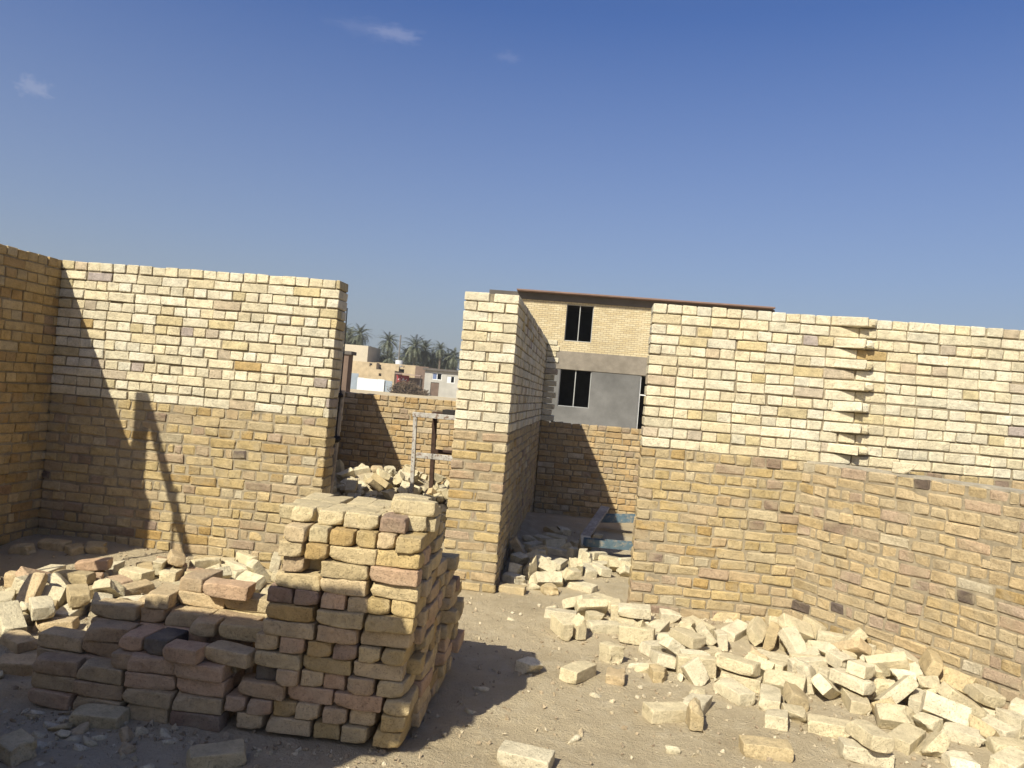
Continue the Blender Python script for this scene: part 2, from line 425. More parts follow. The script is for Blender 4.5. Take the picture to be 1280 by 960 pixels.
ch2d -1.291 8.768 0.385 0.036 -0.880 -0.278 0.384
ch4d -1.789 8.084 0.255 0.968 0.177 0.074 -0.163
cc3d -2.790 8.206 0.324 0.153 0.034 0.217 -0.964
ch5d -2.025 8.304 0.427 0.433 0.012 -0.842 -0.320
cc0d -2.786 8.117 0.269 0.030 0.095 0.341 -0.935
cf5d -1.997 8.782 0.594 0.163 -0.010 -0.160 0.973
cc6d -1.743 8.704 0.485 0.516 -0.001 -0.219 -0.828
ch4d -3.388 8.421 0.308 0.364 -0.060 -0.178 0.912
ch0d -1.551 8.508 0.423 0.752 -0.130 0.585 0.275
ch3d -2.618 7.974 0.277 0.450 -0.628 0.632 -0.062
ch5d -1.725 9.162 0.566 0.698 -0.662 -0.032 0.271
cc4d -2.907 7.813 0.142 0.204 -0.962 0.176 0.051
ch2d -1.623 7.962 0.226 0.665 0.445 0.587 -0.125
cc2d -1.552 8.645 0.375 0.178 0.431 -0.597 -0.653
cf3d -2.097 8.223 0.344 0.965 0.246 0.061 -0.070
cc1d -1.292 8.486 0.266 0.142 -0.806 0.559 -0.132
ch6d -1.247 9.122 0.393 0.160 -0.146 0.065 -0.974
cf2d -3.006 7.623 0.125 0.037 -0.495 -0.864 -0.084
cf5d -3.251 8.445 0.350 0.052 0.415 0.880 0.227
ch1d -3.376 7.589 0.090 0.027 -0.876 -0.477 -0.072
ch1d -1.773 8.412 0.410 0.006 -0.883 -0.424 -0.202
cf3d -3.142 8.207 0.308 0.458 0.189 -0.017 0.868
ch4d -2.299 8.486 0.516 0.070 0.897 0.323 -0.295
ch1d -3.334 7.314 0.076 0.020 0.036 0.002 -0.999
ch1d -1.710 8.218 0.297 0.476 0.042 0.205 -0.854
ch2d -2.055 8.610 0.597 0.377 -0.637 0.650 -0.170
cc6d -1.713 7.260 0.072 0.872 0.010 -0.107 0.478
cc6d -2.556 7.529 0.109 0.726 0.585 -0.314 -0.183
ch6d -2.669 8.629 0.565 0.327 -0.096 0.810 -0.477
ch1d -2.369 8.882 0.644 0.188 -0.002 0.113 -0.976
cc2d -2.173 8.109 0.280 0.862 0.491 -0.096 0.084
ch1d -2.852 7.894 0.226 0.504 -0.142 0.840 0.141
cf1d -2.222 8.536 0.547 0.241 -0.132 -0.943 0.188
ch2d -2.250 8.965 0.641 0.523 0.056 -0.016 0.851
ch3d -1.935 8.007 0.264 0.025 0.283 0.882 0.375
ch2d -2.058 9.129 0.645 0.479 0.343 -0.571 -0.572
ch6d -1.385 8.186 0.259 0.941 -0.006 0.155 0.300
ch4d -3.287 8.218 0.265 0.659 0.177 0.054 -0.729
cc2d -2.374 8.306 0.382 0.019 0.449 -0.654 -0.608
ch4d -2.361 8.138 0.348 0.363 0.506 0.404 0.671
cf5d -2.991 8.729 0.514 0.127 -0.203 0.963 0.124
cc1d -1.863 8.891 0.537 0.067 0.146 -0.312 0.936
ch5d -1.549 7.673 0.129 0.994 0.083 0.025 0.070
cf5d -2.598 7.654 0.135 0.016 0.032 0.110 -0.993
ch6d -1.260 7.931 0.203 0.170 -0.741 -0.071 -0.646
ch0d -1.526 7.943 0.196 0.712 -0.199 -0.605 -0.296
ch0d -2.282 8.242 0.379 0.580 0.621 0.503 -0.159
cc0d -2.583 7.957 0.204 0.567 -0.004 -0.240 0.788
ch3d -2.050 8.018 0.341 0.342 0.114 -0.932 -0.031
ch6d -2.222 7.496 0.105 0.503 0.102 0.053 -0.857
cc7d -1.625 8.561 0.394 0.647 -0.179 0.259 0.695
cc5d -2.734 8.708 0.528 0.756 -0.404 -0.513 -0.040
cc2d -1.241 9.604 0.316 0.414 -0.278 -0.638 0.586
ch0d -1.909 8.105 0.310 0.022 0.266 0.436 0.859
ch1d -2.127 8.039 0.307 0.178 0.824 -0.455 -0.286
cc8d -1.916 8.754 0.526 0.866 0.055 0.158 -0.470
ch0d -2.588 8.393 0.439 0.847 0.230 0.092 -0.471
ch1d -2.213 9.567 0.548 0.438 -0.027 0.193 0.878
ch0d -2.182 8.797 0.619 0.194 -0.899 0.189 -0.344
ch5d -2.703 8.264 0.418 0.786 -0.017 -0.206 -0.582
cc6d -2.504 8.315 0.403 0.306 -0.944 0.111 -0.058
cc4d -2.430 8.381 0.437 0.968 -0.139 -0.108 -0.179
ch2d -1.934 8.362 0.465 0.903 -0.252 0.347 0.030
ch3d -1.948 7.371 0.087 0.150 -0.012 0.063 -0.987
ch1d -1.665 8.608 0.460 0.073 0.228 0.917 -0.321
cc0d -2.539 8.660 0.535 0.662 -0.077 -0.238 0.706
ch1d -1.184 8.107 0.180 0.903 0.147 0.028 0.403
ch1d -1.432 7.580 0.104 0.035 -0.988 -0.131 0.076
cc0d -2.737 8.522 0.448 0.568 -0.103 -0.293 0.762
ch5d -1.462 8.748 0.433 0.103 0.898 0.333 -0.268
ch3d -1.849 8.421 0.499 0.342 -0.001 0.174 0.924
ch2d -2.434 7.428 0.086 0.170 -0.001 0.101 -0.980
ch4d -1.401 8.513 0.382 0.590 0.348 0.277 0.674
ch4d -1.746 8.020 0.306 0.082 -0.620 0.756 0.192
cc7d -2.045 9.221 0.573 0.374 -0.330 0.282 -0.820
cf4d -1.450 8.053 0.204 0.076 -0.182 -0.977 -0.076
ch2d -3.038 8.252 0.351 0.077 -0.936 -0.224 0.258
cc7d -2.546 8.302 0.350 0.171 -0.064 0.555 -0.812
ch2d -1.624 8.955 0.501 0.172 -0.262 -0.946 -0.080
ch4d -3.406 8.069 0.213 0.825 0.190 -0.201 0.493
ch3d -2.210 8.099 0.358 0.179 -0.029 0.865 -0.467
ch3d -1.988 7.714 0.152 0.102 -0.566 -0.814 -0.083
cc5d -2.660 8.438 0.455 0.827 -0.182 -0.374 -0.378
cf0d -2.499 8.312 0.488 0.752 0.178 0.142 -0.619
ch4d -1.985 9.541 0.523 0.005 0.056 0.189 0.980
cc0d -1.583 8.723 0.403 0.385 -0.050 0.328 -0.861
ch0d -2.887 7.236 0.074 0.092 -0.481 0.327 0.808
cc1d -1.921 8.319 0.340 0.053 0.095 -0.370 0.923
ch4d -2.208 8.562 0.630 0.224 0.109 -0.968 0.038
cc7d -2.492 8.027 0.226 0.879 -0.133 -0.321 0.326
ch1d -1.150 7.935 0.161 0.384 -0.628 -0.279 -0.617
cc7d -2.289 8.121 0.271 0.899 -0.196 0.230 -0.316
cf1f -0.137 3.489 0.038 0.994 0.023 -0.008 -0.105
ch1f -0.217 4.664 0.041 0.954 0.008 0.007 -0.300
cf0f 0.085 4.645 0.044 0.866 0.003 0.007 0.500
wh3f 0.309 4.680 0.037 0.736 0.007 -0.013 0.677
cc0f 0.198 4.436 -0.003 0.979 -0.157 0.083 0.102
cc1f 0.069 3.833 -0.003 0.906 -0.172 -0.092 0.376
cc8f 0.562 3.848 0.005 0.985 -0.012 -0.022 0.172
cf3r -0.058 5.846 0.047 0.999 -0.028 0.005 -0.031
ch1r 0.187 5.854 0.050 0.994 0.007 0.009 0.107
cf1r 0.519 5.863 0.066 0.955 0.072 -0.026 -0.287
ch2r 0.751 5.968 0.085 0.999 0.040 0.021 0.021
cf2r 0.568 4.238 0.031 0.016 0.198 -0.980 0.008
wh1r 0.701 4.151 0.052 0.704 0.010 -0.709 0.040
ch2r 1.158 4.302 0.037 0.789 -0.044 0.017 0.612
cf4r 1.446 4.306 0.031 0.992 -0.005 -0.004 -0.122
cf1r 1.017 3.926 0.032 1.000 -0.011 -0.006 0.008
cf0r 1.515 4.001 0.039 0.999 -0.021 0.026 -0.039
cf2r 2.364 4.295 0.049 1.000 0.008 0.008 0.003
cf5r 0.482 5.427 0.065 0.692 -0.708 0.082 -0.115
wf3r -0.489 6.468 0.042 0.999 -0.001 -0.004 -0.040
wh2r -0.184 6.538 0.045 0.843 0.028 -0.020 -0.537
wf5l -3.030 4.036 0.061 0.967 0.024 -0.002 -0.252
wf3l -2.787 3.756 0.050 0.990 0.062 0.014 0.128
wf2l -2.078 3.336 0.042 0.999 0.042 0.006 0.026
cc1l -2.199 3.242 0.013 0.970 -0.167 -0.054 0.170
cc7l -2.094 3.181 -0.002 0.861 -0.273 -0.234 0.360
wh3l -2.214 2.988 0.036 0.969 0.037 0.007 -0.243
cc7l -2.083 2.965 -0.008 0.924 -0.374 -0.066 0.034
cc8l -1.878 3.230 0.021 0.924 0.145 0.343 -0.083
wf6l -1.419 3.135 0.036 0.954 0.021 0.020 0.300
cc8l -2.586 3.838 0.037 0.534 0.091 0.840 -0.021
cc0l -1.736 3.294 0.023 0.928 -0.110 0.164 -0.315
cc8l -1.519 3.209 0.018 0.011 -0.416 -0.858 0.301
wh4l -4.362 5.749 0.104 0.999 0.029 -0.028 0.016
wh2l -3.988 5.865 0.124 0.866 0.063 -0.000 0.496
wf1l -4.203 5.905 0.132 0.999 0.052 0.012 0.000
wh3l -3.869 5.945 0.123 0.979 0.099 0.029 0.174
cc7l -2.155 3.198 0.001 0.941 -0.321 -0.076 -0.076
cc0l -2.239 3.173 0.007 0.986 -0.147 0.079 -0.022
cc7l -1.039 2.099 0.005 0.895 -0.317 -0.149 0.278
cc7l -2.191 3.100 -0.006 0.923 -0.376 -0.061 0.051
cc7l -2.244 3.326 0.003 0.816 -0.277 -0.232 0.451
cc1l -1.660 3.032 0.011 0.017 -0.612 0.718 -0.330
cc7l -1.401 2.960 -0.003 0.896 -0.353 -0.139 0.230
cc0l -2.252 3.259 0.008 0.992 -0.097 0.048 -0.061
cc0l -2.009 3.117 0.005 0.982 -0.165 0.087 0.015
cc1l -2.114 3.236 0.021 0.904 0.378 0.008 0.201
cc8l -1.816 3.132 0.017 0.286 -0.893 0.348 0.022
cc0l -1.988 3.224 0.012 0.868 -0.107 -0.016 0.485
cc1l -2.012 3.177 0.012 0.913 -0.115 0.110 -0.376
cc8l -1.850 3.297 0.022 0.041 -0.596 -0.771 0.223
cc0l -1.680 3.252 0.019 0.876 -0.141 0.020 0.462
cc8l -2.801 3.979 0.037 0.932 0.155 0.321 -0.067
cc1l -2.834 4.114 0.030 0.245 -0.935 0.145 -0.213
cc8l -4.370 3.796 0.026 0.967 -0.006 0.212 -0.143
cc1l -2.391 3.330 0.013 0.966 -0.211 0.032 -0.146
cc8l -2.663 3.884 0.036 0.930 0.097 0.351 0.043
cc0l -2.401 3.370 0.008 0.984 -0.160 0.037 0.061
cc0l -2.844 3.638 0.021 0.167 -0.001 0.176 -0.970
cc0f -0.455 4.001 -0.001 0.992 -0.089 0.081 -0.035
cc1f -0.453 4.295 0.018 0.986 -0.148 0.076 -0.002
cc1r -0.138 6.145 0.012 0.984 -0.172 -0.052 -0.019
cc0f -0.410 5.684 0.010 0.989 -0.116 0.084 -0.032
'''
SUN_STR = 4.7; SKY_STR = 0.079; EXPOSURE = 0.66
SKY_AIR = 1.0; SKY_DUST = 1.5; SKY_OZONE = 4.0; SKY_SAT = 1.18; SKY_HUE = 0.515; CLOUD = (6.0, 6.0, 6.8); HAZE = 0.0006
HORIZON = (2.5, 2.8, 3.3)

# ---------------------------------------------------------------- camera
F_PX = 961.0
YAW, PITCH, ROLL = math.radians(5.632), math.radians(0.8166), math.radians(4.8875)
def cam_axes():
    cy, sy = math.cos(YAW), math.sin(YAW)
    f = Vector((-sy * math.cos(PITCH), cy * math.cos(PITCH), math.sin(PITCH)))
    r0 = Vector((cy, sy, 0)); u0 = r0.cross(f)
    return r0 * math.cos(ROLL) + u0 * math.sin(ROLL), -r0 * math.sin(ROLL) + u0 * math.cos(ROLL), f
CR, CU, CF = cam_axes()
cd = bpy.data.cameras.new('camera'); cam = bpy.data.objects.new('camera', cd); COL.objects.link(cam)
cd.sensor_width = 36.0; cd.lens = F_PX / 1280 * 36; cd.clip_start = 0.05; cd.clip_end = 3000
cam.matrix_world = Matrix(((CR.x, CU.x, -CF.x, 0), (CR.y, CU.y, -CF.y, 0), (CR.z, CU.z, -CF.z, EYE), (0, 0, 0, 1)))
SC.camera = cam
def at(px, py, Y):
    d = CF + CR * ((px - 640) / F_PX) - CU * ((py - 480) / F_PX)
    return Vector((0, 0, EYE)) + d * (Y / d.y)

# ---------------------------------------------------------------- tagging
def tag(o, label=None, cat=None, group=None, kind=None):
    if label: o['label'] = label
    if cat: o['category'] = cat
    if group: o['group'] = group
    if kind: o['kind'] = kind
    return o
def empty(name, loc=(0, 0, 0)):
    o = bpy.data.objects.new(name, None); COL.objects.link(o); o.location = loc; o.empty_display_size = 0.2
    return o
def link(name, me, mat=None, parent=None):
    o = bpy.data.objects.new(name, me); COL.objects.link(o)
    if mat is not None and not me.materials:
        for m in (mat if isinstance(mat, (list, tuple)) else [mat]): me.materials.append(m)
    if parent is not None:
        o.parent = parent; o.matrix_parent_inverse = Matrix.Translation(-parent.location)
    return o

# ---------------------------------------------------------------- materials
def new_mat(name):
    m = bpy.data.materials.new(name); m.use_nodes = True
    nt = m.node_tree; b = nt.nodes['Principled BSDF']; b.inputs['Roughness'].default_value = 0.92
    if 'Specular IOR Level' in b.inputs: b.inputs['Specular IOR Level'].default_value = 0.2
    return m, nt, b
def N(nt, t, **kw):
    n = nt.nodes.new(t)
    for k, v in kw.items():
        if hasattr(n, k): setattr(n, k, v)
        else: n.inputs[k].default_value = v
    return n
def noise_node(nt, vec, scale, detail=4, rough=0.6):
    n = nt.nodes.new('ShaderNodeTexNoise'); n.inputs['Scale'].default_value = scale; n.inputs['Detail'].default_value = detail
    n.inputs['Roughness'].default_value = rough; nt.links.new(vec, n.inputs['Vector']); return n
def ramp(nt, fac, stops):
    r = nt.nodes.new('ShaderNodeValToRGB'); el = r.color_ramp.elements
    while len(el) < len(stops): el.new(0.5)
    for e, (p, c) in zip(el, stops):
        e.position = p; e.color = (c, c, c, 1) if isinstance(c, (int, float)) else (*c, 1)
    nt.links.new(fac, r.inputs['Fac']); return r
def mix(nt, a, b, fac, mode='MIX'):
    m = nt.nodes.new('ShaderNodeMix'); m.data_type = 'RGBA'; m.blend_type = mode
    for s, v in ((m.inputs[0], fac), (m.inputs[6], a), (m.inputs[7], b)):
        if isinstance(v, (int, float)): s.default_value = v
        elif isinstance(v, tuple): s.default_value = (*v, 1)
        else: nt.links.new(v, s)
    return m.outputs[2]
def bump_node(nt, b, h, strength=0.5, dist=0.01):
    n = nt.nodes.new('ShaderNodeBump'); n.inputs['Strength'].default_value = strength; n.inputs['Distance'].default_value = dist
    nt.links.new(h, n.inputs['Height']); nt.links.new(n.outputs['Normal'], b.inputs['Normal']); return n

def brick_material(name, source, dust=(0.40, 0.33, 0.22), dust_amt=0.35, grain=1.0, lo=0.45, hi=0.7):
    m, nt, b = new_mat(name)
    tc = nt.nodes.new('ShaderNodeTexCoord'); vec = tc.outputs['Object']
    if source == 'object':
        oi = nt.nodes.new('ShaderNodeObjectInfo'); base = oi.outputs['Color']
        ad = nt.nodes.new('ShaderNodeVectorMath'); ad.operation = 'ADD'
        ml = nt.nodes.new('ShaderNodeMath'); ml.operation = 'MULTIPLY'; ml.inputs[1].default_value = 37.0
        nt.links.new(oi.outputs['Random'], ml.inputs[0]); nt.links.new(vec, ad.inputs[0]); nt.links.new(ml.outputs[0], ad.inputs[1]); vec = ad.outputs[0]
    else:
        at_ = nt.nodes.new('ShaderNodeAttribute'); at_.attribute_name = 'tint'; base = at_.outputs['Color']
    n1 = noise_node(nt, vec, 13, 5, 0.65); n2 = noise_node(nt, vec, 62, 5, 0.7); n3 = noise_node(nt, vec, 5.5, 3, 0.5); n4 = noise_node(nt, vec, 190, 2, 0.6)
    c = mix(nt, base, ramp(nt, n1.outputs['Fac'], [(0.25, 0.66), (0.5, 1.0), (0.75, 1.22)]).outputs['Color'], 0.9, 'MULTIPLY')
    c = mix(nt, c, ramp(nt, n2.outputs['Fac'], [(0.28, 0.55), (0.45, 1.0), (0.7, 1.15)]).outputs['Color'], 0.65, 'MULTIPLY')
    c = mix(nt, c, dust, ramp(nt, n3.outputs['Fac'], [(lo, 0.0), (hi, dust_amt)]).outputs['Color'])
    pits = ramp(nt, n4.outputs['Fac'], [(0.30, 0.45), (0.42, 1.0)])
    c = mix(nt, c, pits.outputs['Color'], 0.6, 'MULTIPLY')
    nt.links.new(c, b.inputs['Base Color'])
    h = nt.nodes.new('ShaderNodeMath'); h.operation = 'ADD'; nt.links.new(n2.outputs['Fac'], h.inputs[0]); nt.links.new(pits.outputs['Color'], h.inputs[1])
    h2 = nt.nodes.new('ShaderNodeMath'); h2.operation = 'MULTIPLY_ADD'; nt.links.new(n1.outputs['Fac'], h2.inputs[0]); h2.inputs[1].default_value = 1.6; nt.links.new(h.outputs[0], h2.inputs[2])
    bump_node(nt, b, h2.outputs[0], 0.8 * grain, 0.009)
    return m
def plain_material(name, col, var=0.25, scale=8, bumps=0.3, rough=0.9, metal=0.0, stain=None):
    m, nt, b = new_mat(name); b.inputs['Roughness'].default_value = rough; b.inputs['Metallic'].default_value = metal
    tc = nt.nodes.new('ShaderNodeTexCoord'); vec = tc.outputs['Object']
    n1 = noise_node(nt, vec, scale, 6, 0.65); n2 = noise_node(nt, vec, scale * 0.22, 4, 0.6)
    c = mix(nt, tuple(col), ramp(nt, n1.outputs['Fac'], [(0.25, 1 - var), (0.75, 1 + var)]).outputs['Color'], 1.0, 'MULTIPLY')
    c = mix(nt, c, ramp(nt, n2.outputs['Fac'], [(0.3, 1 - var * 0.8), (0.7, 1 + var * 0.5)]).outputs['Color'], 1.0, 'MULTIPLY')
    if stain: c = mix(nt, c, tuple(stain), ramp(nt, noise_node(nt, vec, scale * 0.9, 5, 0.75).outputs['Fac'], [(0.52, 0.0), (0.60, 0.9)]).outputs['Color'])
    nt.links.new(c, b.inputs['Base Color']); bump_node(nt, b, n1.outputs['Fac'], bumps, 0.01)
    return m

M = {}
M['wall_brick'] = brick_material('wall_brick', 'tint', dust_amt=0.22)
M['wall_old'] = brick_material('old_wall_brick', 'tint', (0.37, 0.30, 0.188), 0.5, 1.0, 0.48, 0.62)
M['loose'] = brick_material('loose_brick', 'object', dust_amt=0.40)
M['loose_tint'] = brick_material('heaped_brick', 'tint', dust_amt=0.40)
M['mortar_pale'] = plain_material('mortar_pale', (0.26, 0.215, 0.145), 0.3, 30, 0.8)
M['mortar_grey'] = plain_material('mortar_grey', (0.28, 0.23, 0.152), 0.3, 24, 0.9)
M['cement'] = plain_material('cement_topping', (0.33, 0.29, 0.22), 0.25, 20, 0.8)

# ---------------------------------------------------------------- ground
def ground_material():
    m, nt, b = new_mat('dusty_soil'); b.inputs['Roughness'].default_value = 0.97
    tc = nt.nodes.new('ShaderNodeTexCoord'); v = tc.outputs['Object']
    n1 = noise_node(nt, v, 0.9, 5, 0.6); n2 = noise_node(nt, v, 6.5, 6, 0.7); n3 = noise_node(nt, v, 55, 5, 0.7); n4 = noise_node(nt, v, 210, 3, 0.6)
    c = mix(nt, (0.40, 0.32, 0.20), (0.50, 0.41, 0.268), ramp(nt, n1.outputs['Fac'], [(0.35, 0.0), (0.65, 1.0)]).outputs['Color'])
    c = mix(nt, c, (0.53, 0.45, 0.31), ramp(nt, n2.outputs['Fac'], [(0.50, 0.0), (0.68, 0.6)]).outputs['Color'])
    c = mix(nt, c, (0.24, 0.192, 0.125), ramp(nt, n3.outputs['Fac'], [(0.28, 0.55), (0.42, 0.0)]).outputs['Color'])
    vo = nt.nodes.new('ShaderNodeTexVoronoi'); vo.inputs['Scale'].default_value = 75; nt.links.new(v, vo.inputs['Vector'])
    peb = ramp(nt, vo.outputs['Distance'], [(0.10, 1.0), (0.30, 0.0)])
    ga = ramp(nt, noise_node(nt, v, 3.1, 4, 0.6).outputs['Fac'], [(0.47, 0.0), (0.62, 0.55)])
    pm = nt.nodes.new('ShaderNodeMath'); pm.operation = 'MULTIPLY'; nt.links.new(peb.outputs['Color'], pm.inputs[0]); nt.links.new(ga.outputs['Color'], pm.inputs[1])
    c = mix(nt, c, (0.46, 0.39, 0.28), pm.outputs[0])
    du = nt.nodes.new('ShaderNodeAttribute'); du.attribute_name = 'dust'
    dm = nt.nodes.new('ShaderNodeMath'); dm.operation = 'MULTIPLY'; nt.links.new(du.outputs['Fac'], dm.inputs[0]); nt.links.new(ramp(nt, n2.outputs['Fac'], [(0.30, 0.35), (0.65, 1.0)]).outputs['Color'], dm.inputs[1])
    c = mix(nt, c, (0.55, 0.465, 0.315), dm.outputs[0])
    nt.links.new(c, b.inputs['Base Color'])
    a = nt.nodes.new('ShaderNodeMath'); a.operation = 'MULTIPLY_ADD'; nt.links.new(n3.outputs['Fac'], a.inputs[0]); a.inputs[1].default_value = 1.2; nt.links.new(pm.outputs[0], a.inputs[2])
    a2 = nt.nodes.new('ShaderNodeMath'); a2.operation = 'MULTIPLY_ADD'; nt.links.new(n4.outputs['Fac'], a2.inputs[0]); a2.inputs[1].default_value = 0.5; nt.links.new(a.outputs[0], a2.inputs[2])
    a3 = nt.nodes.new('ShaderNodeMath'); a3.operation = 'MULTIPLY_ADD'; nt.links.new(n2.outputs['Fac'], a3.inputs[0]); a3.inputs[1].default_value = 1.5; nt.links.new(a2.outputs[0], a3.inputs[2])
    bump_node(nt, b, a3.outputs[0], 0.9, 0.022)
    return m
def build_ground():
    def axis(segs):
        out = []
        for a, b_, s in segs:
            k = max(1, int(round((b_ - a) / s))); out += [a + (b_ - a) * i / k for i in range(k)]
        return out + [segs[-1][1]]
    xs = axis([(-900, -200, 70), (-200, -40, 16), (-40, -10, 3), (-10, -4.8, 0.2), (-4.8, 3.4, 0.03), (3.4, 8, 0.2), (8, 40, 4), (40, 200, 20), (200, 900, 100)])
    ys = axis([(-300, -30, 30), (-30, 0, 3), (0, 2.4, 0.15), (2.4, 6.6, 0.028), (6.6, 11.2, 0.07), (11.2, 30, 0.8), (30, 170, 7), (170, 1500, 133)])
    nx = len(xs); vs = [(x, y, ground_z(x, y)) for y in ys for x in xs]
    fs = [(j * nx + i, j * nx + i + 1, (j + 1) * nx + i + 1, (j + 1) * nx + i) for j in range(len(ys) - 1) for i in range(nx - 1)]
    me = bpy.data.meshes.new('ground'); me.from_pydata(vs, [], fs); me.polygons.foreach_set('use_smooth', [True] * len(fs))
    # brick dust lies thickest where bricks have been broken
    P = np.array([[float(v) for v in l.split()[1:3]] for l in BAKED.strip().split('\n')]); D = np.zeros(len(vs))
    va = np.array(vs); near = np.where((va[:, 0] > -5) & (va[:, 0] < 3.6) & (va[:, 1] > 2.4) & (va[:, 1] < 11))[0]
    for px_, py_ in P: D[near] += 0.20 * np.exp(-((va[near, 0] - px_) ** 2 + (va[near, 1] - py_) ** 2) / 0.035)
    at_ = me.attributes.new('dust', 'FLOAT', 'POINT'); at_.data.foreach_set('value', np.minimum(0.85, D))
    return tag(link('ground', me, ground_material()), kind='structure')
build_ground()

# ---------------------------------------------------------------- walls of laid bricks
def template(e):
    """surface of a box cut 4 ways along each axis; returns sign/inset codes and quads"""
    idx = {}; P = []; Q = []
    def vid(i, j, k):
        if (i, j, k) not in idx: idx[i, j, k] = len(P); P.append((i, j, k))
        return idx[i, j, k]
    for ax in range(3):
        for side in (0, 3):
            for a in range(3):
                for b_ in range(3):
                    q = []
                    for da, db in ((0, 0), (1, 0), (1, 1), (0, 1)):
                        c = [0, 0, 0]; c[ax] = side; c[(ax + 1) % 3] = a + da; c[(ax + 2) % 3] = b_ + db; q.append(vid(*c))
                    Q.append(q if side == 3 else q[::-1])
    return np.array(P), np.array(Q)
TP, TQ = template(0)

class Bricks:
    """collects laid bricks in a wall's own frame: u along, n outward, z up"""
    def __init__(s, seed): s.b = []; s.rg = random.Random(seed)
    def add(s, u0, u1, n0, n1, z0, z1, col, e=0.007, jit=0.0015, skew=0.002, rot=None): s.b.append((u0, u1, n0, n1, z0, z1, col, e, jit, skew, rot))
    def build(s, name, mat, parent, o, U, Nn, seed=1):
        r = np.random.default_rng(seed); V = []; F = []; C = []; nv = len(TP)
        o = np.array(o, float); U = np.array(U, float); Nn = np.array(Nn, float); Z = np.array((0, 0, 1.0))
        for kk, (u0, u1, n0, n1, z0, z1, col, e, jit, skew, rot) in enumerate(s.b):
            lo = np.array((u0, n0, z0)); hi = np.array((u1, n1, z1)); e3 = np.minimum(e, (hi - lo) * 0.3)
            lev = np.stack([lo, lo + e3, hi - e3, hi])            # 4 x 3
            p = np.stack([lev[TP[:, a], a] for a in range(3)], 1)
            ext = ((TP == 0) | (TP == 3)); cnt = ext.sum(1); sg = np.where(TP == 0, 1.0, np.where(TP == 3, -1.0, 0.0))
            pull = np.where(cnt == 2, 0.30, np.where(cnt == 3, 0.45, 0.0))
            p = p + sg * ext * pull[:, None] * e3
            # each corner strays a little: bricks are not true
            t = (p - lo) / (hi - lo); co = r.normal(0, skew, (2, 2, 2, 3))
            w = np.zeros_like(p)
            for i in (0, 1):
                for j in (0, 1):
                    for k in (0, 1):
                        w += ((t[:, 0] if i else 1 - t[:, 0]) * (t[:, 1] if j else 1 - t[:, 1]) * (t[:, 2] if k else 1 - t[:, 2]))[:, None] * co[i, j, k]
            p = p + w + r.normal(0, jit, p.shape)
            if rot is not None:
                ang, cu, cn = rot; c_, s_ = math.cos(ang), math.sin(ang); du, dn = p[:, 0] - cu, p[:, 1] - cn
                p[:, 0] = cu + du * c_ - dn * s_; p[:, 1] = cn + du * s_ + dn * c_
            V.append(o + p[:, :1] * U + p[:, 1:2] * Nn + p[:, 2:3] * Z); F.append(TQ + kk * nv); C.append(np.tile(np.array((*col, 1.0)), (nv, 1)))
        V = np.concatenate(V); F = np.concatenate(F); C = np.concatenate(C)
        if np.dot(np.cross(U, Nn), Z) < 0: F = F[:, ::-1]
        me = bpy.data.meshes.new(name); me.from_pydata(V.tolist(), [], F.tolist())
        a = me.attributes.new('tint', 'FLOAT_COLOR', 'POINT'); a.data.foreach_set('color', C.ravel())
        me.update()
        return link(name, me, mat, parent)

PALE = [((0.59, 0.52, 0.365), 12), ((0.565, 0.487, 0.325), 7), ((0.605, 0.54, 0.395), 8), ((0.50, 0.41, 0.23), 1.6), ((0.45, 0.37, 0.26), 1.3), ((0.40, 0.285, 0.13), 0.25), ((0.36, 0.295, 0.245), 0.4)]
YELL = [((0.405, 0.305, 0.15), 9), ((0.425, 0.325, 0.175), 8), ((0.39, 0.292, 0.17), 6), ((0.345, 0.235, 0.098), 2), ((0.335, 0.245, 0.158), 2.5), ((0.25, 0.18, 0.125), 0.7), ((0.44, 0.365, 0.235), 1.6), ((0.12, 0.09, 0.07), 0.2)]
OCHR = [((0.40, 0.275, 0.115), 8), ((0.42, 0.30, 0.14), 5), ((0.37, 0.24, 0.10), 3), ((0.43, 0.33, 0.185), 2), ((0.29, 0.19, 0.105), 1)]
BACK = [((0.41, 0.29, 0.145), 8), ((0.435, 0.32, 0.18), 5), ((0.375, 0.255, 0.125), 3), ((0.47, 0.37, 0.24), 1.5), ((0.33, 0.24, 0.155), 1)]
def pick(rg, pal):
    c = rg.choices([p[0] for p in pal], [p[1] for p in pal])[0]; f = rg.uniform(0.90, 1.10); g = rg.uniform(-0.03, 0.03)
    return tuple(min(0.8, max(0.01, x * f * (1 + g * k))) for x, k in zip(c, (1, 0, -2)))

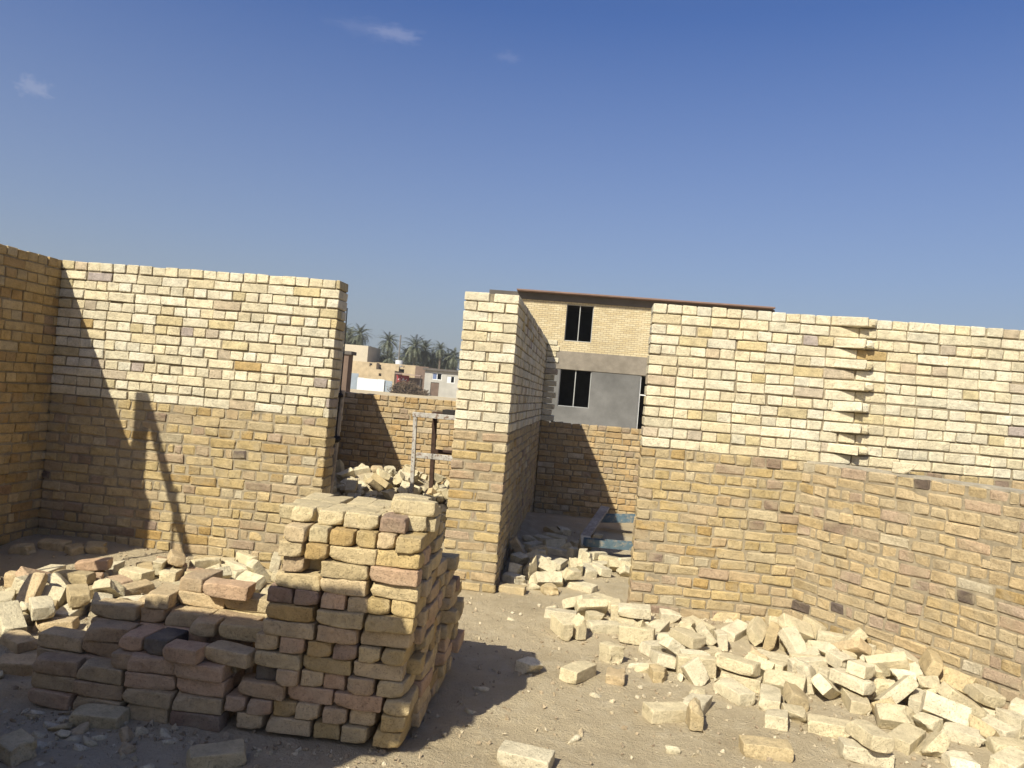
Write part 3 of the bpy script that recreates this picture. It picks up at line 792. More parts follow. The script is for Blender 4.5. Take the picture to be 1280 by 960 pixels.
def courses(name, parent, o, U, Nn, L, c0, c1, pal, style, seed, offs=(0, 0), full_ends=True, thick=0.225, top_full=False, holes=()):
    """English bond: even courses headers, odd courses stretchers. style 'new' = crisp pale bricks, 'old' = worn ones in flush mortar."""
    B = Bricks(seed); rg = B.rg; old = style == 'old'
    for c in range(c0, c1):
        hd = c % 2 == 1; step = (BW if hd else BL) + (0.004 if not old else 0.006); u = offs[c % 2]
        first = True; z0 = c * CH; dz = rg.uniform(-0.002, 0.002)
        ph = 0.0
        while u < L - 0.02:
            w = step - 0.004
            if first and not hd and old and rg.random() < .5: w *= 0.75
            if old and rg.random() < 0.16: w *= rg.choice((0.5, 0.55, 1.9)) if hd else rg.choice((0.5, 0.75))
            elif not old and rg.random() < 0.06: w *= 0.55 if not hd else 0.8
            w *= rg.uniform(0.955, 1.03)
            if u + w > L - 0.035: w = L - u
            gap = rg.uniform(0.003, 0.009) if not old else rg.uniform(0.005, 0.015)
            if rg.random() < 0.12: gap += 0.008
            if u + w + gap >= L: gap = 0
            out = rg.gauss(0, 0.003 if not old else 0.002)
            h = (BH + 0.0015 if not old else BH + 0.001) * rg.uniform(0.965, 1.025); zz = z0 + (CH - h) * (0.3 if not old else 0.5) + dz + rg.uniform(-0.0015, 0.0015)
            col = pick(rg, pal); last = u + w >= L - 0.03
            dep = thick - 0.012 if (hd or (top_full and c == c1 - 1)) else BW
            e, j, sk = (0.007, 0.0011, 0.0018) if not old else (0.010, 0.0020, 0.0034)
            B.add(u, u + w, out - dep, out, zz, zz + h, col, e, j, sk)
            if not hd and full_ends and (last or first) and dep < thick - 0.05: B.add(u, u + w, -thick + 0.012, -dep - 0.006, zz, zz + h, pick(rg, pal), e, j, sk)
            first = False; u += w + gap
    return B.build(name, M['wall_old'] if old else M['wall_brick'], parent, o, U, Nn, seed)

def slab(name, parent, mat, o, U, Nn, u0, u1, n0, n1, z0, z1, bumpy=0.0, seed=1):
    """solid mortar body behind the brick faces; finely cut and a little lumpy"""
    o = Vector(o); U = Vector(U); Nn = Vector(Nn)
    bm = bmesh.new(); bmesh.ops.create_cube(bm, size=1)
    for v in bm.verts: v.co = Vector((u0 if v.co.x < 0 else u1, n0 if v.co.y < 0 else n1, z0 if v.co.z < 0 else z1))
    flip = U.cross(Nn).z < 0
    if bumpy:
        lng = [e for e in bm.edges if abs(e.verts[0].co.x - e.verts[1].co.x) > 0.3]
        bmesh.ops.subdivide_edges(bm, edges=lng, cuts=min(120, max(1, int((u1 - u0) / 0.03))), use_grid_fill=True)
        up = [e for e in bm.edges if abs(e.verts[0].co.z - e.verts[1].co.z) > 0.3]
        bmesh.ops.subdivide_edges(bm, edges=up, cuts=min(100, max(1, int((z1 - z0) / 0.03))), use_grid_fill=True)
    for v in bm.verts:
        c = v.co
        if bumpy:
            k = noise.noise(Vector((c.x * 14 + seed * 7, c.z * 14, c.y * 9))) * bumpy + noise.noise(Vector((c.x * 45, c.z * 45, seed))) * bumpy * 0.5
            c.y += k if c.y > (n0 + n1) / 2 else -k
            if c.z > z1 - 1e-4: c.z += k
        v.co = o + U * c.x + Nn * c.y + Vector((0, 0, c.z))
    if flip: bmesh.ops.reverse_faces(bm, faces=bm.faces[:])
    me = bpy.data.meshes.new(name); bm.to_mesh(me); bm.free()
    return link(name, me, mat, parent)

X1, FR, DN = (1, 0, 0), (0, -1, 0), (0, 1, 0)
LOW, HIGH = 16, 30           # old yellow courses, then the new pale ones
def std_wall(label, x0, x1, y, thick, seed, low_pal=YELL, offs=(0, 0)):
    w = empty('brick_wall', ((x0 + x1) / 2, y + thick / 2, 0)); tag(w, label, 'wall', 'walls of the unfinished house')
    L = x1 - x0
    courses('lower_courses', w, (x0, y, 0), X1, FR, L, -3, LOW, low_pal, 'old', seed, offs, thick=thick)
    courses('upper_courses', w, (x0, y, 0), X1, FR, L, LOW, HIGH, PALE, 'new', seed + 1, offs, thick=thick, top_full=True)
    slab('lower_mortar', w, M['mortar_grey'], (x0, y, 0), X1, FR, 0.012, L - 0.012, -thick + 0.01, -0.0088, -0.25, LOW * CH, 0.003, seed)
    slab('upper_mortar', w, M['mortar_pale'], (x0, y, 0), X1, FR, 0.014, L - 0.014, -thick + 0.012, -0.014, LOW * CH, HIGH * CH - 0.02, 0.003, seed)
    return w
YL, YP, YR = 6.22, 6.35, 6.24
std_wall('long brick wall on the left, pale courses over yellow ones, half in slanting shadow', -4.60, -2.12, YL, 0.24, 11)
rw = std_wall('brick wall right of the gap, pale upper courses with projecting toothing bricks', 0.47, 4.6, YR, 0.24, 21)
# toothing: every other new brick is turned out of the wall to take a later cross wall
T = Bricks(5)
for c in range(LOW + 1, HIGH, 2):
    z0 = c * CH + 0.002; u0 = 1.425 + T.rg.uniform(-0.012, 0.012)
    T.add(u0, u0 + BL, -BW, 0.001, z0 + .001, z0 + BH + .005, pick(T.rg, PALE[:3]), 0.009, 0.0013, 0.003, (math.radians(21 + T.rg.uniform(-3, 3)), u0, 0.0))
    T.add(u0 + 0.213, u0 + 0.285 + T.rg.uniform(-.012, .012), -0.05, 0.058 + T.rg.uniform(-.012, .008), z0 + .003, z0 + BH + .001, pick(T.rg, PALE[:3]), 0.022, 0.0018, 0.004)
T.build('toothing', M['wall_brick'], rw, (0.47, YR, 0), X1, FR, 5)

# the side wall that closes the room on the left: all yellow, in its own shade
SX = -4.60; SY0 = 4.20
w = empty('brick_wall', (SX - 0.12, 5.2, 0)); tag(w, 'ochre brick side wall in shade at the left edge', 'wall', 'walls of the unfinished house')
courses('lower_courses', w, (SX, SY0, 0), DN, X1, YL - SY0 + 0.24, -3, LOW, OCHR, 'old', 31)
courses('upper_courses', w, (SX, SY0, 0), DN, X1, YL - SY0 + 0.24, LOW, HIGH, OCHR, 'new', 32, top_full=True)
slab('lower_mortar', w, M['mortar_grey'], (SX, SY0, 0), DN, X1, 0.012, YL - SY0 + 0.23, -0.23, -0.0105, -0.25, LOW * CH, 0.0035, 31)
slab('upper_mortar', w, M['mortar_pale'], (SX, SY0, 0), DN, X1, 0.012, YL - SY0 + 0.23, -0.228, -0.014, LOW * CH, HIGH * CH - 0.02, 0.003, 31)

# the middle wall: a two-brick wide pier face, the wall running straight back from it
PX0, PX1, PB = -1.085, -0.625, 10.9
w = empty('brick_wall', ((PX0 + PX1) / 2, 8, 0)); tag(w, 'brick wall running away from the viewer behind its two-brick wide end face', 'wall', 'walls of the unfinished house')
def pier(name, c0, c1, pal, old, seed):
    B = Bricks(seed); rg = B.rg; W_ = PX1 - PX0
    for c in range(c0, c1):
        e, j, sk = (0.012, 0.0018, 0.003) if old else (0.006, 0.0010, 0.0016)
        h = BH + (0.0 if old else 0.003); zz = c * CH + 0.004
        if c % 2 == 1:     # two stretchers, a closer between
            g = rg.uniform(0.010, 0.022)
            for u0, u1 in ((0, W_ / 2 - g), (W_ / 2 + g, W_)): B.add(u0, u1, -BW, rg.gauss(0, .002), zz, zz + h, pick(rg, pal), e, j, sk)
            if rg.random() < 0.7: B.add(W_ / 2 - g + 0.004, W_ / 2 + g - 0.006, -BW, -0.006, zz, zz + h - 0.004, pick(rg, pal), 0.005, j, sk)
        else:              # half, stretcher, half
            for u0, u1, d in ((0, 0.108, 0.225), (0.117, W_ - 0.117, BW), (W_ - 0.108, W_, 0.225)): B.add(u0 + rg.uniform(0, .004), u1 - rg.uniform(0, .004), -d, rg.gauss(0, .002), zz, zz + h, pick(rg, pal), e, j, sk)
    return B.build(name, M['wall_old'] if old else M['wall_brick'], w, (PX0, YP, 0), X1, FR, seed)
pier('lower_end_face', -3, LOW, YELL[:5] + [YELL[6]], True, 41); pier('upper_end_face', LOW, HIGH, PALE[:3], False, 42)
courses('lower_courses', w, (PX1, YP, 0), DN, X1, 5.9, -3, LOW, YELL, 'old', 43, (0.235, 0.122))
courses('upper_courses', w, (PX1, YP, 0), DN, X1, 5.9, LOW, HIGH, PALE, 'new', 44, (0.235, 0.118), top_full=True)
slab('lower_mortar', w, M['mortar_grey'], (PX0, YP, 0), X1, FR, 0.012, PX1 - PX0 - 0.008, -5.88, -0.008, -0.25, LOW * CH, 0)
slab('upper_mortar', w, M['mortar_pale'], (PX0, YP, 0), X1, FR, 0.014, PX1 - PX0 - 0.012, -5.88, -0.012, LOW * CH, HIGH * CH - 0.012, 0)
T = Bricks(6)      # stub of the next cross wall above the low back wall
for c in range(LOW, HIGH):
    t_ = 0.135 if c % 2 else 0.17
    T.add(0, t_ + T.rg.uniform(-.01, .01), -0.22, T.rg.gauss(0, .003), c * CH + .003, c * CH + BH + .005, pick(T.rg, PALE[:5]), 0.007, 0.0014, 0.002)
T.build('cross_wall_stub', M['wall_brick'], w, (PX1 + 0.003, PB + 0.015, 0), X1, FR, 6)

# low wall turning out of the corner towards the viewer
DC = (1.72, YR - 0.012, 0); DU = Vector((0.553, -0.833, 0)).normalized(); DNn = Vector((-DU.y, DU.x, 0)) * -1
DNn = Vector((-0.833, -0.553, 0)).normalized()
w = empty('low_brick_wall', (2.6, 4.9, 0)); tag(w, 'low yellow brick wall slanting out of the corner towards the viewer on the right', 'wall', 'walls of the unfinished house')
courses('brick_courses', w, DC, DU, DNn, 4.2, -3, LOW, [((0.415, 0.315, 0.182), 9), ((0.43, 0.33, 0.19), 7), ((0.40, 0.30, 0.16), 4), ((0.36, 0.265, 0.178), 4), ((0.345, 0.24, 0.105), 1.4), ((0.25, 0.185, 0.135), 0.7), ((0.12, 0.09, 0.07), 0.3), ((0.45, 0.385, 0.27), 1)], 'old', 51)
slab('mortar', w, M['mortar_grey'], DC, DU, DNn, 0.0, 4.19, -0.22, -0.0075, -0.25, LOW * CH - 0.012, 0.0034, 51)
slab('mortar_capping', w, M['cement'], DC, DU, DNn, 0.03, 4.18, -0.225, -0.010, LOW * CH - 0.010, LOW * CH + 0.006, 0.004, 52)

# low back walls of the two rooms beyond
def back_wall(label, x0, x1, n, seed, dy=0.0):
    w = empty('low_brick_wall', ((x0 + x1) / 2, PB + dy + .12, 0)); tag(w, label, 'wall', 'walls of the unfinished house')
    courses('brick_courses', w, (x0, PB + dy, 0), X1, FR, x1 - x0, -3, n, BACK, 'old', seed, top_full=True)
    slab('mortar', w, M['mortar_grey'], (x0, PB + dy, 0), X1, FR, 0.01, x1 - x0 - 0.01, -0.22, -0.014, -0.25, n * CH - 0.03, 0.004, seed)
    return w
back_wall('low back wall beyond the left doorway, its corner in shadow', -4.4, PX0 - 0.005, 18, 61)
back_wall('low back wall closing the shaded recess right of the pier', PX1 + 0.008, 4.6, 16, 62, 0.005)
w = empty('cross_wall', (-3.62, 9, 0)); tag(w, 'brick cross wall behind the left doorway jamb with toothed pale brick ends', 'wall', 'walls of the unfinished house')
courses('lower_courses', w, (-3.56, YL + 0.25, 0), DN, X1, PB - YL - 0.27, -3, LOW, YELL, 'old', 63)
courses('upper_courses', w, (-3.56, YL + 0.25, 0), DN, X1, PB - YL - 0.27, LOW, HIGH, PALE, 'new', 64)
slab('mortar', w, M['mortar_grey'], (-3.56, YL + 0.25, 0), DN, X1, 0.01, PB - YL - 0.29, -0.22, -0.012, -0.25, HIGH * CH - 0.02, 0)
T = Bricks(7)
for c in range(3, 19, 2): T.add(0, 0.09 + T.rg.uniform(-.02, .02), -0.1, 0, c * CH, c * CH + BH, pick(T.rg, PALE[:3]), 0.008, .0014, .003)
T.build('toothing', M['wall_brick'], w, (-3.553, PB - 0.25, 0), X1, FR, 7)

# front wall of the room, out of frame: its shadow lies over the near stacks
w = empty('brick_wall', (-3.2, 1.6, 0)); tag(w, 'front wall whose shadow covers the low stack and near left dirt', 'wall', 'walls of the unfinished house')
courses('brick_courses', w, (-4.84, 1.66, 0), X1, DN, 3.02, -3, HIGH, YELL, 'old', 71, top_full=True)
slab('mortar', w, M['mortar_grey'], (-4.84, 1.66, 0), X1, DN, 0.01, 3.01, -0.22, -0.012, -0.25, HIGH * CH - 0.02, 0)
T = Bricks(8)  # unseen end bricks, added to step the shadow's edge on the tall stack
for c in range(23, 29): T.add(0, (0.10 if c % 2 else 0.19), -0.2, 0, c * CH, c * CH + BH, pick(T.rg, YELL), 0.008, .0014, .003)
T.build('toothing', M['wall_brick'], w, (-1.817, 1.66, 0), X1, DN, 8)

# ---------------------------------------------------------------- small mesh helpers
def beam_bm(bm, a, b, wx, wy, up=(0, 0, 1)):
    a = Vector(a); b = Vector(b); d = (b - a); L = d.length; d.normalize(); u = Vector(up)
    if abs(d.dot(u)) > 0.98: u = Vector((0, 1, 0))
    s = d.cross(u).normalized(); t = s.cross(d).normalized()
    v = [bm.verts.new(a + d * (L * k) + s * (wx / 2 * i) + t * (wy / 2 * j)) for k in (0, 1) for i, j in ((-1, -1), (1, -1), (1, 1), (-1, 1))]
    for q in ((3, 2, 1, 0), (4, 5, 6, 7), (0, 1, 5, 4), (1, 2, 6, 5), (2, 3, 7, 6), (3, 0, 4, 7)): bm.faces.new([v[i] for i in q])
def beam(name, mat, parent, *segs, bevel=0.004):
    bm = bmesh.new()
    for s in segs: beam_bm(bm, *s)
    if bevel: bmesh.ops.bevel(bm, geom=bm.edges[:], offset=bevel, segments=1, affect='EDGES')
    me = bpy.data.meshes.new(name); bm.to_mesh(me); bm.free(); return link(name, me, mat, parent)
def tube(name, mat, parent, pts, r, seg=8, r1=None):
    bm = bmesh.new(); rings = []
    for i, p in enumerate(pts):
        p = Vector(p); d = (Vector(pts[min(i + 1, len(pts) - 1)]) - Vector(pts[max(i - 1, 0)])).normalized()
        s = d.cross(Vector((0.13, 0.99, 0.05))).normalized(); t = s.cross(d); rr = r if r1 is None else r + (r1 - r) * i / (len(pts) - 1)
        rings.append([bm.verts.new(p + s * (math.cos(6.2832 * k / seg) * rr) + t * (math.sin(6.2832 * k / seg) * rr)) for k in range(seg)])
    for a, b in zip(rings, rings[1:]):
        for k in range(seg): bm.faces.new((a[k], a[(k + 1) % seg], b[(k + 1) % seg], b[k]))
    bm.faces.new(rings[0][::-1]); bm.faces.new(rings[-1]); bmesh.ops.recalc_face_normals(bm, faces=bm.faces[:])
    me = bpy.data.meshes.new(name); bm.to_mesh(me); bm.free(); return link(name, me, mat, parent)
def boxes(name, mat, parent, *bs, bevel=0.0):
    bm = bmesh.new()
    for x0, x1, y0, y1, z0, z1 in bs:
        r = bmesh.ops.create_cube(bm, size=1)
        for v in r['verts']: v.co = Vector((x0 if v.co.x < 0 else x1, y0 if v.co.y < 0 else y1, z0 if v.co.z < 0 else z1))
    if bevel: bmesh.ops.bevel(bm, geom=bm.edges[:], offset=bevel, segments=1, affect='EDGES')
    me = bpy.data.meshes.new(name); bm.to_mesh(me); bm.free(); return link(name, me, mat, parent)

M['timber'] = plain_material('old_timber', (0.19, 0.135, 0.085), 0.35, 18, 0.5)
M['splash_steel'] = plain_material('mortar_splashed_steel', (0.40, 0.375, 0.335), 0.25, 26, 0.6, 0.8, 0.0, (0.16, 0.10, 0.07))
M['rust_steel'] = plain_material('rusty_steel', (0.055, 0.032, 0.022), 0.4, 30, 0.5, 0.8)
M['blue_steel'] = plain_material('blue_painted_steel', (0.105, 0.155, 0.185), 0.2, 22, 0.2, 0.55, 0.0, (0.26, 0.24, 0.2))
M['grey_wood'] = plain_material('weathered_wood', (0.36, 0.31, 0.25), 0.35, 20, 0.5)
M['dark_cloth'] = plain_material('dark_cloth', (0.03, 0.026, 0.024), 0.3, 30, 0.5)

# leaning timbers at the end of the side wall, out of frame
w = empty('timber_frame', (-4.68, 4.2, 0)); tag(w, 'leaning timber frame that throws the pointed narrow shadow on the left wall', 'timber frame')
beam('post', M['timber'], w, ((-4.785, 4.15, -0.05), (-4.785, 4.15, 3.45), 0.11, 0.08))
beam('brace', M['timber'], w, ((-4.77, 4.06, 3.42), (-3.45, 4.06, 0.0), 0.06, 0.075))
tube('rod', M['rust_steel'], w, [(-4.43, 4.12, 0), (-4.43, 4.12, 2.72)], 0.014)

# bricklayer's trestle in the doorway
tx0, tx1, ty0, ty1, tz = -1.89, -0.95, 8.35, 8.85, 1.345
w = empty('trestle', (-1.45, 8.6, 0.3)); tag(w, 'steel scaffold trestle splashed with mortar standing in the rubble behind the doorway', 'trestle')
g0 = 0.1
beam('leg', M['splash_steel'], w, ((tx0 + .03, ty0, tz), (tx0 + .075, ty0, g0), 0.042, 0.042))
beam('leg', M['splash_steel'], w, ((tx1, ty0, tz), (tx1 + .03, ty0, g0), 0.042, 0.042))
beam('leg', M['rust_steel'], w, ((tx0 + .15, ty1, tz), (tx0 + .19, ty1, g0), 0.05, 0.05))
beam('leg', M['rust_steel'], w, ((tx1 + .1, ty1, tz), (tx1 + .13, ty1, g0), 0.05, 0.05))
beam('top_rail', M['splash_steel'], w, ((tx0, ty0 - .002, tz), (tx1 + .03, ty0 - .002, tz), 0.05, 0.055))
beam('top_rail', M['rust_steel'], w, ((tx0 + .12, ty1, tz + .01), (tx1 + .13, ty1, tz + .01), 0.05, 0.055))
beam('middle_rail', M['splash_steel'], w, ((tx0 + .08, ty0 + .004, 0.90), (tx1 + .02, ty0 + .004, 0.90), 0.05, 0.06))
beam('middle_rail', M['rust_steel'], w, ((tx0 + .18, ty1 - .004, 0.92), (tx1 + .12, ty1 - .004, 0.92), 0.05, 0.05))
beam('end_rail', M['splash_steel'], w, ((tx0 + .04, ty0 + .03, tz - .004), (tx0 + .15, ty1 - .03, tz - .004), 0.05, 0.04))
beam('tread', M['dark_cloth'], w, ((tx0 + .32, ty0 + .14, tz + .055), (tx1, ty0 + .14, tz + .055), 0.22, 0.05))
# pole with a knotted rope beside the left jamb
a = at(416, 588, 7.0); b = at(429, 488, 7.0)
w = empty('wooden_pole', (a.x, 7.0, 0)); tag(w, 'pale wooden pole with dark knotted rope beside the doorway jamb', 'pole')
gz = ground_z(a.x, 7.0)
tube('shaft', M['grey_wood'], w, [(a.x - 0.03, 7.0, gz - .03), a, (a + b) / 2, b], 0.028, 8, 0.022)
k1 = at(420, 549, 6.97); k2 = at(425, 494, 6.97)
bm = bmesh.new()
for c_, r_ in ((k1, 0.045), (k2, 0.03)):
    q = bmesh.ops.create_icosphere(bm, subdivisions=2, radius=r_)
    for v in q['verts']: v.co = Vector((v.co.x * 1.2, v.co.y, v.co.z * 0.7)) * (1 + 0.3 * noise.noise(v.co * 40)) + c_
me = bpy.data.meshes.new('rope_knot'); bm.to_mesh(me); bm.free(); link('rope_knot', me, M['dark_cloth'], w)
tube('rope', M['dark_cloth'], w, [k1, at(422, 520, 6.98), k2, at(430, 440, 7.0), at(434, 385, 7.0)], 0.006, 6)
# blue steel profiles lying in the recess
def channel(label, p0, p1, wd, ht):
    p0 = Vector(p0); p1 = Vector(p1); w = empty('steel_channel', p0); tag(w, label, 'steel channel', 'blue steel profiles in the recess')
    d = (p1 - p0).normalized(); s = Vector((0, 0, 1)).cross(d).normalized()
    beam('web', M['blue_steel'], w, (p0, p1, wd, 0.008), bevel=0.001)
    for sg in (-1, 1):
        o_ = s * (sg * (wd / 2 - 0.004)) + Vector((0, 0, ht / 2 + 0.0041)); beam('flange', M['blue_steel'], w, (p0 + o_, p1 + o_, 0.007, ht), bevel=0.001)
    return w
channel('blue steel channel lying nearest, its end at the right wall, half in shadow', (0.10, 8.15, ground_z(.1, 8.15) + .10), (1.3, 8.45, ground_z(.5, 8.3) + .08), 0.11, 0.07)
channel('blue steel channel farther back, tilted against the low back wall', (0.28, 9.55, ground_z(.28, 9.5) + .10), (1.6, 9.9, ground_z(1, 9.9) + .24), 0.15, 0.08)
beam('plank', M['grey_wood'], None, ((0.08, 8.7, ground_z(0.05, 8.7) + .03), (0.33, 9.35, 0.40), 0.11, 0.03)); tag(bpy.data.objects['plank'], 'short grey plank leaning over the blue steel in the recess', 'plank')

# ---------------------------------------------------------------- bricks, one object each
K = make_kinds()
for me in K.values():
    me.materials.append(M['loose']); me.polygons.foreach_set('use_smooth', ['chunk' not in me.name] * len(me.polygons))
rb = random.Random(4)
WORDS = [('pale cream', (0.58, 0.505, 0.34)), ('pale cream', (0.60, 0.525, 0.365)), ('cream', (0.55, 0.465, 0.295)), ('pale yellow', (0.49, 0.40, 0.235)), ('dull yellow', (0.45, 0.35, 0.195)), ('yellow', (0.42, 0.31, 0.145)), ('pinkish', (0.46, 0.31, 0.195)), ('ochre', (0.38, 0.26, 0.11)), ('purplish brown', (0.26, 0.175, 0.122)), ('soot black', (0.085, 0.075, 0.066)), ('buff', (0.475, 0.36, 0.21)), ('greyish brown', (0.40, 0.285, 0.17))]
CW = {}
for n_, c_ in WORDS: CW.setdefault(n_, []).append(c_)
bricks = []     # dicts: object, zone, colour word, form, row data
def lay(kind, form, i, loc, quat, colour, zone, **kw):
    o = bpy.data.objects.new('brick' if form == 'full' else ('half_brick' if form == 'half' else 'brick_chunk'), K[kind, form, i]); COL.objects.link(o)
    o.rotation_mode = 'QUATERNION'; o.location = loc; o.rotation_quaternion = quat
    c = rb.choice(CW[colour]); f = rb.uniform(0.9, 1.1); o.color = (c[0] * f, c[1] * f, c[2] * f, 1)
    bricks.append(dict(o=o, zone=zone, colour=colour, form=form, **kw)); return o
def yawq(a): return Euler((0, 0, a)).to_quaternion()
def put(stack, course, x0, x1, yf, z, colour=None, deep=None, face='front', dz=0.0, kind='worn', tilt=0.0):
    """a brick of a stack spanning x0..x1 with its front at yf; wide ones show a long side, narrow ones an end"""
    wdt = x1 - x0; cx = (x0 + x1) / 2; yaw = rb.gauss(0, 0.03); roll = rb.gauss(0, 0.008) + tilt
    lo_ = stack == 'low'; yy = yf + rb.gauss(0, 0.012 if lo_ else 0.010); yaw += rb.gauss(0, 0.05) if lo_ else 0; roll += rb.gauss(0, 0.015) if lo_ else 0
    if colour is None: colour = rb.choices(['buff', 'dull yellow', 'yellow', 'pinkish', 'greyish brown', 'ochre', 'purplish brown'], [8, 7, 5, 4, 2, 2, 1])[0]
    if wdt > 0.165:
        form, i = ('full', rb.randrange(7 if kind == 'worn' else 6)); q = yawq(yaw + (math.pi if rb.random() < .5 else 0)); cy = yy + BW / 2; s = min(1.06, wdt / BL); sc = (s, 1, 1)
    elif deep or deep is None:
        form, i = ('full', rb.randrange(7)); q = yawq(math.pi / 2 + yaw + (math.pi if rb.random() < .5 else 0)); cy = yy + BL / 2; sc = (1, min(1.1, wdt / BW), 1)
    else:
        form, i = ('half', rb.randrange(5)); q = yawq(yaw); cy = yy + BW / 2; sc = (1, 1, 1)
    q = Euler((rb.gauss(0, .012), roll, 0)).to_quaternion() @ q
    o = lay(kind, form, i, (cx, cy, z + BH / 2 + dz), q, colour, stack, course=course, face=face, shows='end' if wdt <= 0.165 else 'long side', u=cx)
    o.scale = sc; return o
SZ = 0.0728
TB0 = 0.025
# --- tall stack, front face read course by course (x at the front plane)
def fx(px, z): # x on the stack's front plane for a photo column at height z
    a = at(px, 700, 3.42); b = at(px, 900, 3.42)
    t = (z - a.z) / (b.z - a.z); return a.x + (b.x - a.x) * t
ROWS = {
 0: [(292, 331, 0), (333, 388, 0), (389, 425, 0), (426, 461, 0), (463, 505, 'yellow')],
 1: [(282, 308, 0), (309, 339, 'pinkish'), (340, 369, 0), (370, 399, 0), (400, 431, 0), (432, 472, 'buff'), (474, 506, 'yellow')],
 2: [(297, 355, 'greyish brown'), (357, 415, 'pinkish'), (417, 477, 'pinkish'), (479, 512, 'dull yellow')],
 3: [(314, 342, 'soot black'), (344, 372, 'greyish brown'), (373, 402, 0), (403, 432, 'pinkish'), (433, 467, 'greyish brown'), (469, 508, 'dull yellow')],
 4: [(317, 375, 0), (377, 438, 'yellow'), (440, 502, 'buff')],
 5: [(318, 348, 0), (349, 381, 'pinkish'), (383, 414, 'ochre'), (416, 446, 'purplish brown'), (448, 475, 'dull yellow'), (477, 506, 'yellow')],
 6: [(328, 393, 'buff'), (396, 447, 'greyish brown'), (449, 512, 'buff')],
 7: [(331, 391, 'ochre'), (396, 454, 'dull yellow'), (456, 517, 'yellow')],
 8: [(331, 364, 'purplish brown'), (366, 397, 'purplish brown'), (399, 431, 'pinkish'), (432, 459, 'buff'), (458, 487, 'yellow'), (489, 520, 'yellow')],
 9: [(341, 399, 'dull yellow'), (399, 458, 'buff'), (461, 522, 'dull yellow')],
 10: [(350, 378, 'greyish brown'), (400, 460, 'dull yellow'), (462, 523, 'pinkish')],
 11: [(348, 379, 'dull yellow'), (381, 409, 'ochre'), (411, 470, 'dull yellow'), (464, 525, 'yellow')],
 12: [(356, 382, 'buff'), (383, 408, 'pale yellow'), (410, 441, 'ochre'), (443, 468, 'yellow'), (470, 493, 'buff'), (494, 526, 'yellow')],
 13: [(357, 386, 'pale yellow'), (390, 440, 'pale yellow'), (441, 468, 'pale yellow'), (469, 504, 'purplish brown'), (506, 553, 'pale yellow')],
}
for c, row in ROWS.items():
    z = TB0 + c * SZ
    for a, b, colr in row:
        x0, x1 = fx(a, z + .035), fx(b, z + .035); yf = 3.42
        if c in (11, 12) and a > 460: yf = 3.43
        if c == 13: yf = 3.50 if a < 400 else (3.47 if a < 500 else 3.62)
        if c == 13 and a > 500: x0, x1 = -0.845, -0.655
        if c == 13 and x1 - x0 > 0.13 and a < 500: x1 = x0 + 0.125; put('tall', c, x1 + .006, x1 + .125, yf, z, 'pale yellow'); 
        put('tall', c, x0 + .003, x1 - .003, yf + (0.015 if c == 3 and a < 340 else 0), z, colr or None)
    # the stack's body: right face and rows behind
    yb = 3.42; xr = fx(523 if c > 6 else 508 + c * 1.5, z)
    ymax = 3.98 if c > 8 else 4.08
    wide_front = any(b == row[-1][1] and (fx(b, z) - fx(a, z)) > .165 for a, b, _ in row)
    y = yb + (0.118 if wide_front else 0.232); k = 0
    alt = wide_front
    while y < ymax:
        if alt:   # ends towards the side: bricks lying along x
            for j in range(3):
                x1 = xr - j * 0.236 + rb.gauss(0, .01)
                if x1 - .225 < -1.5: continue
                put('tall', c, x1 - .228, x1, y, z, 'pale yellow' if c == 13 else None, face='side' if j == 0 else 'body'); 
            y += 0.118
        else:
            for j in range(6):
                x1 = xr - j * 0.118 + rb.gauss(0, .006)
                if x1 - .11 < -1.46: continue
                put('tall', c, x1 - .112, x1, y, z, 'pale yellow' if c == 13 else None, face='side' if j == 0 else 'body')
            y += 0.232
        k += 1; alt = not alt if rb.random() < .8 else alt
put('tall', 14, fx(481, 1.1), fx(536, 1.1), 3.56, TB0 + 14 * SZ - .004, 'pale yellow')
put('tall', 14, fx(470, 1.1), fx(520, 1.1), 3.70, TB0 + 14 * SZ - .004, 'pale yellow')
put('tall', 13, -0.93, -0.70, 3.80, TB0 + 13 * SZ, 'pale yellow')
# lower, rougher pile leaning against its back
for c in range(10):
    z = TB0 + c * SZ; y = 4.09 + (c % 2) * 0.015; n_ = 3 if c < 7 else (2 if c < 9 else 1)
    for r_ in range(n_):
        for j in range(3):
            x1 = -0.655 + 0.004 * c - j * 0.236 + rb.gauss(0, .012)
            if c % 2: put('tall', c, x1 - .228, x1, y + r_ * 0.12, z, face='rear side' if j == 0 else 'body')
            elif r_ % 2 == 0:
                for jj in (0, 1): put('tall', c, x1 - .112 - jj * .118, x1 - jj * .118, y + r_ * 0.118, z, face='rear side' if j == 0 and jj == 0 else 'body')
# --- low stack: stepped in three tiers
def column(x0, x1, yf, c0, c1, colour=None, rows=1, tier='front'):
    for c in range(c0, c1):
        for r_ in range(rows): put('low', c, x0 + rb.gauss(0, .006), x1 + rb.gauss(0, .006), yf + r_ * 0.118, TB0 - 0.02 + c * SZ, colour or rb.choices(['pinkish', 'greyish brown', 'buff', 'purplish brown'], [5, 4, 5, 1])[0], face=tier if r_ == 0 else 'body')
T1 = 3.40
A, B_, C_, D_ = (-2.50, -2.275), (-2.26, -2.03), (-2.015, -1.785), (-1.775, -1.545)
column(*A, T1, 0, 3); column(*B_, T1, 0, 3); column(*C_, T1, 0, 4); column(*D_, T1, 0, 4)
T2 = T1 + 0.125
column(-2.56, -2.335, T2, 0, 4, tier='second'); column(-2.32, -2.09, T2, 0, 5, tier='second'); column(*C_, T2, 0, 4); column(*D_, T2, 0, 4)
